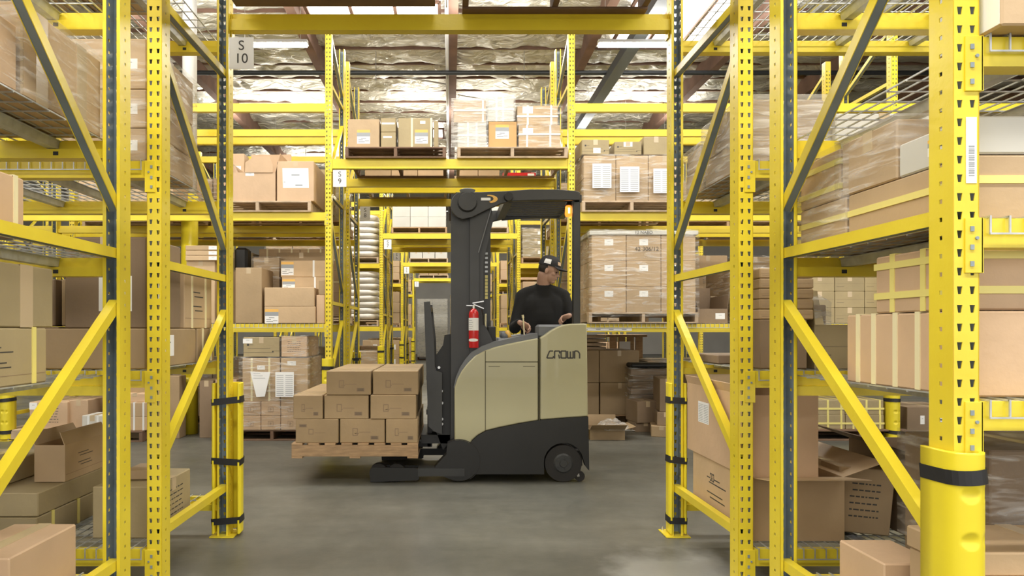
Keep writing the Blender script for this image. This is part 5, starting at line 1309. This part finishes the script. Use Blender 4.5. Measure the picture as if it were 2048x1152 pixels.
# ---------------------------------------------------------------- operator
def capsule(mb, p, q, r0, r1, n=14):
    p = Vector(p); q = Vector(q); ax = (q-p); L = ax.length; ax.normalize(); a = ax.orthogonal().normalized(); b_ = ax.cross(a); b = len(mb.v)
    prof = []
    for i in range(5): t = PI/2*i/4; prof.append((-r0*math.cos(t), r0*math.sin(t)+1e-5))
    for i in range(5): t = PI/2*i/4; prof.append((L+r1*math.sin(t), r1*math.cos(t)+1e-5))
    for z, r in prof:
        for i in range(n):
            th = 2*PI*i/n; mb.v.append(tuple(p+ax*z+(a*math.cos(th)+b_*math.sin(th))*r))
    K = len(prof)
    for k_ in range(K-1):
        for i in range(n):
            j = (i+1) % n; mb.f.append((b+k_*n+i, b+k_*n+j, b+(k_+1)*n+j, b+(k_+1)*n+i)); mb.m.append(0)
    mb.f.append(tuple(b+i for i in range(n))[::-1]); mb.m.append(0); mb.f.append(tuple(b+(K-1)*n+i for i in range(n))); mb.m.append(0)
def ellipsoid(mb, c, r, M=None, nu=20, nv=12):
    c = Vector(c); b = len(mb.v); M = M or Matrix.Identity(3)
    for j in range(nv+1):
        ph = -PI/2+PI*j/nv
        for i in range(nu):
            th = 2*PI*i/nu; mb.v.append(tuple(c+M @ Vector((r[0]*math.cos(th)*max(math.cos(ph),1e-4), r[1]*math.sin(th)*max(math.cos(ph),1e-4), r[2]*math.sin(ph)))))
    for j in range(nv):
        for i in range(nu):
            a = b+j*nu+i; e = b+j*nu+(i+1) % nu; mb.f.append((a, e, e+nu, a+nu)); mb.m.append(0)
def remesh(mb, name, mats, voxel, it=3):
    me = bpy.data.meshes.new(name); me.from_pydata(mb.v, [], mb.f); me.update()
    o = bpy.data.objects.new('tmp', me); col.objects.link(o)
    m1 = o.modifiers.new('r', 'REMESH'); m1.mode = 'VOXEL'; m1.voxel_size = voxel
    m2 = o.modifiers.new('s', 'SMOOTH'); m2.iterations = it; m2.factor = .5
    dg = bpy.context.evaluated_depsgraph_get(); r = bpy.data.meshes.new_from_object(o.evaluated_get(dg)); bpy.data.objects.remove(o)
    r.name = name; r.materials.clear()
    for k_ in mats: r.materials.append(MATS[k_])
    r.polygons.foreach_set('use_smooth', [True]*len(r.polygons)); return r
px0, py0 = .865, 6.28
per = thing('person', 'man in black long-sleeved shirt and black cap operating the forklift, looking right', 'person', (px0, py0, .25))
def loc(m): return [(a-px0, b-py0, c-.25) for a, b, c in m.v]
yaw = math.radians(-14)     # face direction: +x turned a little to the camera
HC = Vector((.912, 6.22, 1.832)); Rm = Matrix.Rotation(yaw, 3, 'Z') @ Matrix.Rotation(math.radians(15), 3, 'Y')
Rm = Rm @ Matrix.Scale(.97, 3)
def H_(f, s_, u): return HC + Rm @ Vector((f, s_, u))     # forward, left, up
mb = MB()
ellipsoid(mb, H_(-.008, 0, .025), (.098, .077, .098), Rm)                       # cranium
ellipsoid(mb, H_(.022, 0, -.045), (.066, .058, .075), Rm)                       # face and jaw
ellipsoid(mb, H_(.058, 0, -.098), (.026, .028, .022), Rm)                       # chin
ellipsoid(mb, H_(.060, 0, .012), (.028, .050, .016), Rm)                        # brow
capsule(mb, H_(.083, 0, .000), H_(.104, 0, -.036), .0085, .0125, 10)            # nose
for s_ in (-1, 1):
    ellipsoid(mb, H_(.052, s_*.042, -.030), (.024, .018, .018), Rm)             # cheeks
    ellipsoid(mb, H_(-.010, s_*.079, -.018), (.018, .008, .030), Rm)            # ears
    ellipsoid(mb, H_(.098, s_*.008, -.040), (.008, .006, .006), Rm)
ellipsoid(mb, H_(.086, 0, -.062), (.012, .022, .005), Rm); ellipsoid(mb, H_(.083, 0, -.073), (.012, .019, .006), Rm)   # lips
capsule(mb, H_(-.03, 0, -.06), (.866, 6.28, 1.66), .062, .068)                 # neck
capsule(mb, (.862, 6.285, 1.63), (.862, 6.29, 1.50), .06, .06)
sh = {-1: Vector((.680, 6.29, 1.590)), 1: Vector((1.050, 6.29, 1.590))}
el = {-1: Vector((.595, 6.20, 1.30)), 1: Vector((1.125, 6.19, 1.33))}
wr = {-1: Vector((.615, 5.985, 1.345)), 1: Vector((1.055, 5.965, 1.405))}
for s_ in (-1, 1):
    capsule(mb, sh[s_], el[s_], .045, .036); capsule(mb, el[s_], wr[s_], .036, .026)
hipz = 1.10
capsule(mb, (.862, 6.30, 1.50), (.862, 6.29, hipz), .075, .10)
for s_ in (-1, 1):
    capsule(mb, (.862+s_*.09, 6.29, hipz), (.862+s_*.10, 6.25, .72), .085, .055); capsule(mb, (.862+s_*.10, 6.25, .72), (.862+s_*.105, 6.30, .33), .055, .038)
    capsule(mb, (.862+s_*.105, 6.31, .31), (.862+s_*.115, 6.20, .30), .035, .03)
# hands: palm, four bent fingers, thumb
def hand(s_, w, pd, side, up, lens, bend, thumbdir):
    pd = Vector(pd).normalized(); side = Vector(side); side = (side-pd*side.dot(pd)).normalized(); up = pd.cross(side); up = up if up.z-up.y > 0 else -up
    pc = w+pd*.045
    M = Matrix((pd, side, up)).transposed()
    ellipsoid(mb, pc, (.050, .041, .0175), M, 16, 8); capsule(mb, w, w+pd*.02, .026, .025)
    for i in range(4):
        o = side*(-.030+.020*i); k0 = w+pd*(.082-.004*abs(i-1.3))+o; l = lens[i]
        a1 = bend*.5; d1 = (pd*math.cos(a1)-up*math.sin(a1)); k1 = k0+d1*l*.45
        a2 = bend*1.15; d2 = (pd*math.cos(a2)-up*math.sin(a2)); k2 = k1+d2*l*.32
        a3 = bend*1.6; d3 = (pd*math.cos(a3)-up*math.sin(a3)); k3 = k2+d3*l*.23
        capsule(mb, k0, k1, .0098, .0092, 10); capsule(mb, k1, k2, .0092, .0084, 10); capsule(mb, k2, k3, .0084, .0072, 10)
    t0 = w+pd*.03+side*thumbdir*.034; td = (pd*.72+side*thumbdir*.6-up*.3).normalized(); t1 = t0+td*.034; t2 = t1+(pd*.95-up*.35+side*thumbdir*.05).normalized()*.030
    capsule(mb, t0-td*.015, t1, .014, .0105, 10); capsule(mb, t1, t2, .0105, .0085, 10)
L4 = [.066, .080, .085, .076]
hand(-1, wr[-1], (.88, -.25, -.40), (-.06, .78, -.62), (.46, .57, .68), L4[::-1], 1.15, 1)
hand(1, wr[1], (-.93, -.25, -.25), (-.10, .85, -.52), (-.34, -.46, .82), L4[::-1], 1.25, 1)
mb.v = loc(mb); body = link('body', remesh(mb, 'body', ['skin'], .0055, 2), per)
# shirt
mb = MB()
for z, rx, ry, yy in ((1.58,.160,.092,6.29),(1.36,.205,.138,6.275)): ellipsoid(mb, (.862, yy, z), (rx, ry, .10 if z > 1.5 else .28))
for s_ in (-.085, 0, .085): capsule(mb, (.862+s_, 6.285, 1.50), (.862+s_*.85, 6.27, 1.08), .125, .132)
capsule(mb, (.868, 6.275, 1.668), (.862, 6.29, 1.53), .082, .11)
for s_ in (-1, 1):
    capsule(mb, (.866+s_*.03, 6.29, 1.665), (.862+s_*.15, 6.29, 1.615), .050, .066); capsule(mb, (.862+s_*.08, 6.29, 1.585), sh[s_], .065, .072)
    capsule(mb, sh[s_], el[s_], .071, .056); capsule(mb, el[s_], el[s_].lerp(wr[s_], .93), .057, .039)
mb.v = loc(mb); me = remesh(mb, 'shirt', ['shirt'], .010, 8); link('shirt', me, per)
mb = MB(); ellipsoid(mb, (.862, 6.285, 1.08), (.175, .130, .09))
for s_ in (-1, 1):
    capsule(mb, (.862+s_*.09, 6.285, 1.07), (.862+s_*.10, 6.25, .72), .10, .074); capsule(mb, (.862+s_*.10, 6.25, .72), (.862+s_*.105, 6.30, .33), .074, .062)
mb.v = loc(mb); link('trousers', remesh(mb, 'trousers', ['trousers'], .012, 3), per)
for s_ in (-1, 1):
    mb = MB(); capsule(mb, (.862+s_*.105, 6.32, .296), (.862+s_*.117, 6.15, .291), .046, .041); mb.v = [(a, b, max(c, .252)) for a, b, c in mb.v]; mb.v = loc(mb); link('shoe', mb.mesh('shoe', ['truck_black'], True), per)
# hair, cap
mb = MB(); ellipsoid(mb, H_(-.026, 0, .018), (.080, .080, .082), Rm)
V = [Vector(v) for v in mb.v]; keep = []
inv = Rm.inverted()
mb.v = [tuple(v if (inv @ (v-HC)).z > -.055 else HC+Rm @ Vector(((inv @ (v-HC)).x*.9, (inv @ (v-HC)).y*.9, -.055))) for v in V]
mb.v = loc(mb); link('hair', mb.mesh('hair', ['hair'], True), per)
cp = link('cap', None, per); ORG[cp.name] = (0,0,0)
mb = MB(); nu, nv = 28, 9; cc = H_(-.004, 0, .040)
for j in range(nv+1):
    ph = PI/2*j/nv
    for i in range(nu):
        th = 2*PI*i/nu; f_ = math.cos(th)*.108*math.cos(ph)**.8; s__ = math.sin(th)*.088*math.cos(ph)**.8; u_ = .100*math.sin(ph)+(0 if j else -.004)
        mb.v.append(tuple(cc+Rm @ Vector((f_, s__, u_))))
for j in range(nv):
    for i in range(nu): a = j*nu+i; e = j*nu+(i+1) % nu; mb.f.append((a, e, e+nu, a+nu)); mb.m.append(0)
mb.v = loc(mb); link('cap_dome', mb.mesh('cap_dome', ['cap'], True), cp)
mb = MB(); n = 14
for sh_ in (0, 1):
    for r in range(5):
        for i in range(n+1):
            th = math.radians(-62+124*i/n); base = Vector((math.cos(th)*.104, math.sin(th)*.086, 0)); q = r/4
            ext = .072*math.cos(math.radians(-62+124*i/n))**.7 if r else 0
            p = base+Vector((ext*q, 0, -.010*q-.012*abs(math.sin(th))*q+(.004 if sh_ else 0)))
            mb.v.append(tuple(cc+Rm @ p))
K = 5*(n+1)
for sh_ in (0, 1):
    for r in range(4):
        for i in range(n):
            a = sh_*K+r*(n+1)+i; q = (a, a+1, a+n+2, a+n+1); mb.f.append(q if sh_ else q[::-1]); mb.m.append(0)
for i in range(n): a = 4*(n+1)+i; mb.f.append((a, a+1, K+a+1, K+a)); mb.m.append(0)
mb.v = loc(mb); link('bill', mb.mesh('bill', ['cap'], True), cp)
mb = MB()
for i in range(4):
    for j in range(2):
        a0, a1 = math.radians(-118+i*9), math.radians(-118+(i+1)*9); z0, z1 = .012+.022*j, .012+.022*(j+1)
        def q_(a, u):
            c2 = math.sqrt(max(0, 1-(u/.100)**2))**.8; return cc+Rm @ Vector((math.cos(a)*.1105*c2, math.sin(a)*.0905*c2, u))
        b = len(mb.v); mb.v += [tuple(q_(a0,z0)), tuple(q_(a1,z0)), tuple(q_(a1,z1)), tuple(q_(a0,z1))]; mb.f.append((b,b+1,b+2,b+3)); mb.m.append(0)
mb.v = loc(mb); link('patch', mb.mesh('patch', ['paper'], False, False), cp)
mb = MB()
for i in range(3):
    a0, a1 = math.radians(-42+i*10), math.radians(-42+(i+1)*10); b = len(mb.v)
    mb.v += [tuple(q_(a0,.020)), tuple(q_(a1,.020)), tuple(q_(a1,.052)), tuple(q_(a0,.052))]; mb.f.append((b,b+1,b+2,b+3)); mb.m.append(0)
mb.v = loc(mb); link('front_badge', mb.mesh('front_badge', ['card_pink'], False, False), cp)
for s_ in (-1, 1):
    mb = MB(); ellipsoid(mb, H_(.079, s_*.030, -.008), (.008, .011, .0065), Rm, 10, 6); mb.v = loc(mb); link('eye', mb.mesh('eye', ['eye'], True), per)
mb = MB(); ellipsoid(mb, H_(.0, 0, -.003), (.001,.001,.001), Rm, 4, 3)
bpy.context.view_layer.update()
print('OBJECTS', len(bpy.data.objects), 'top', sum(1 for o in bpy.data.objects if o.parent is None))
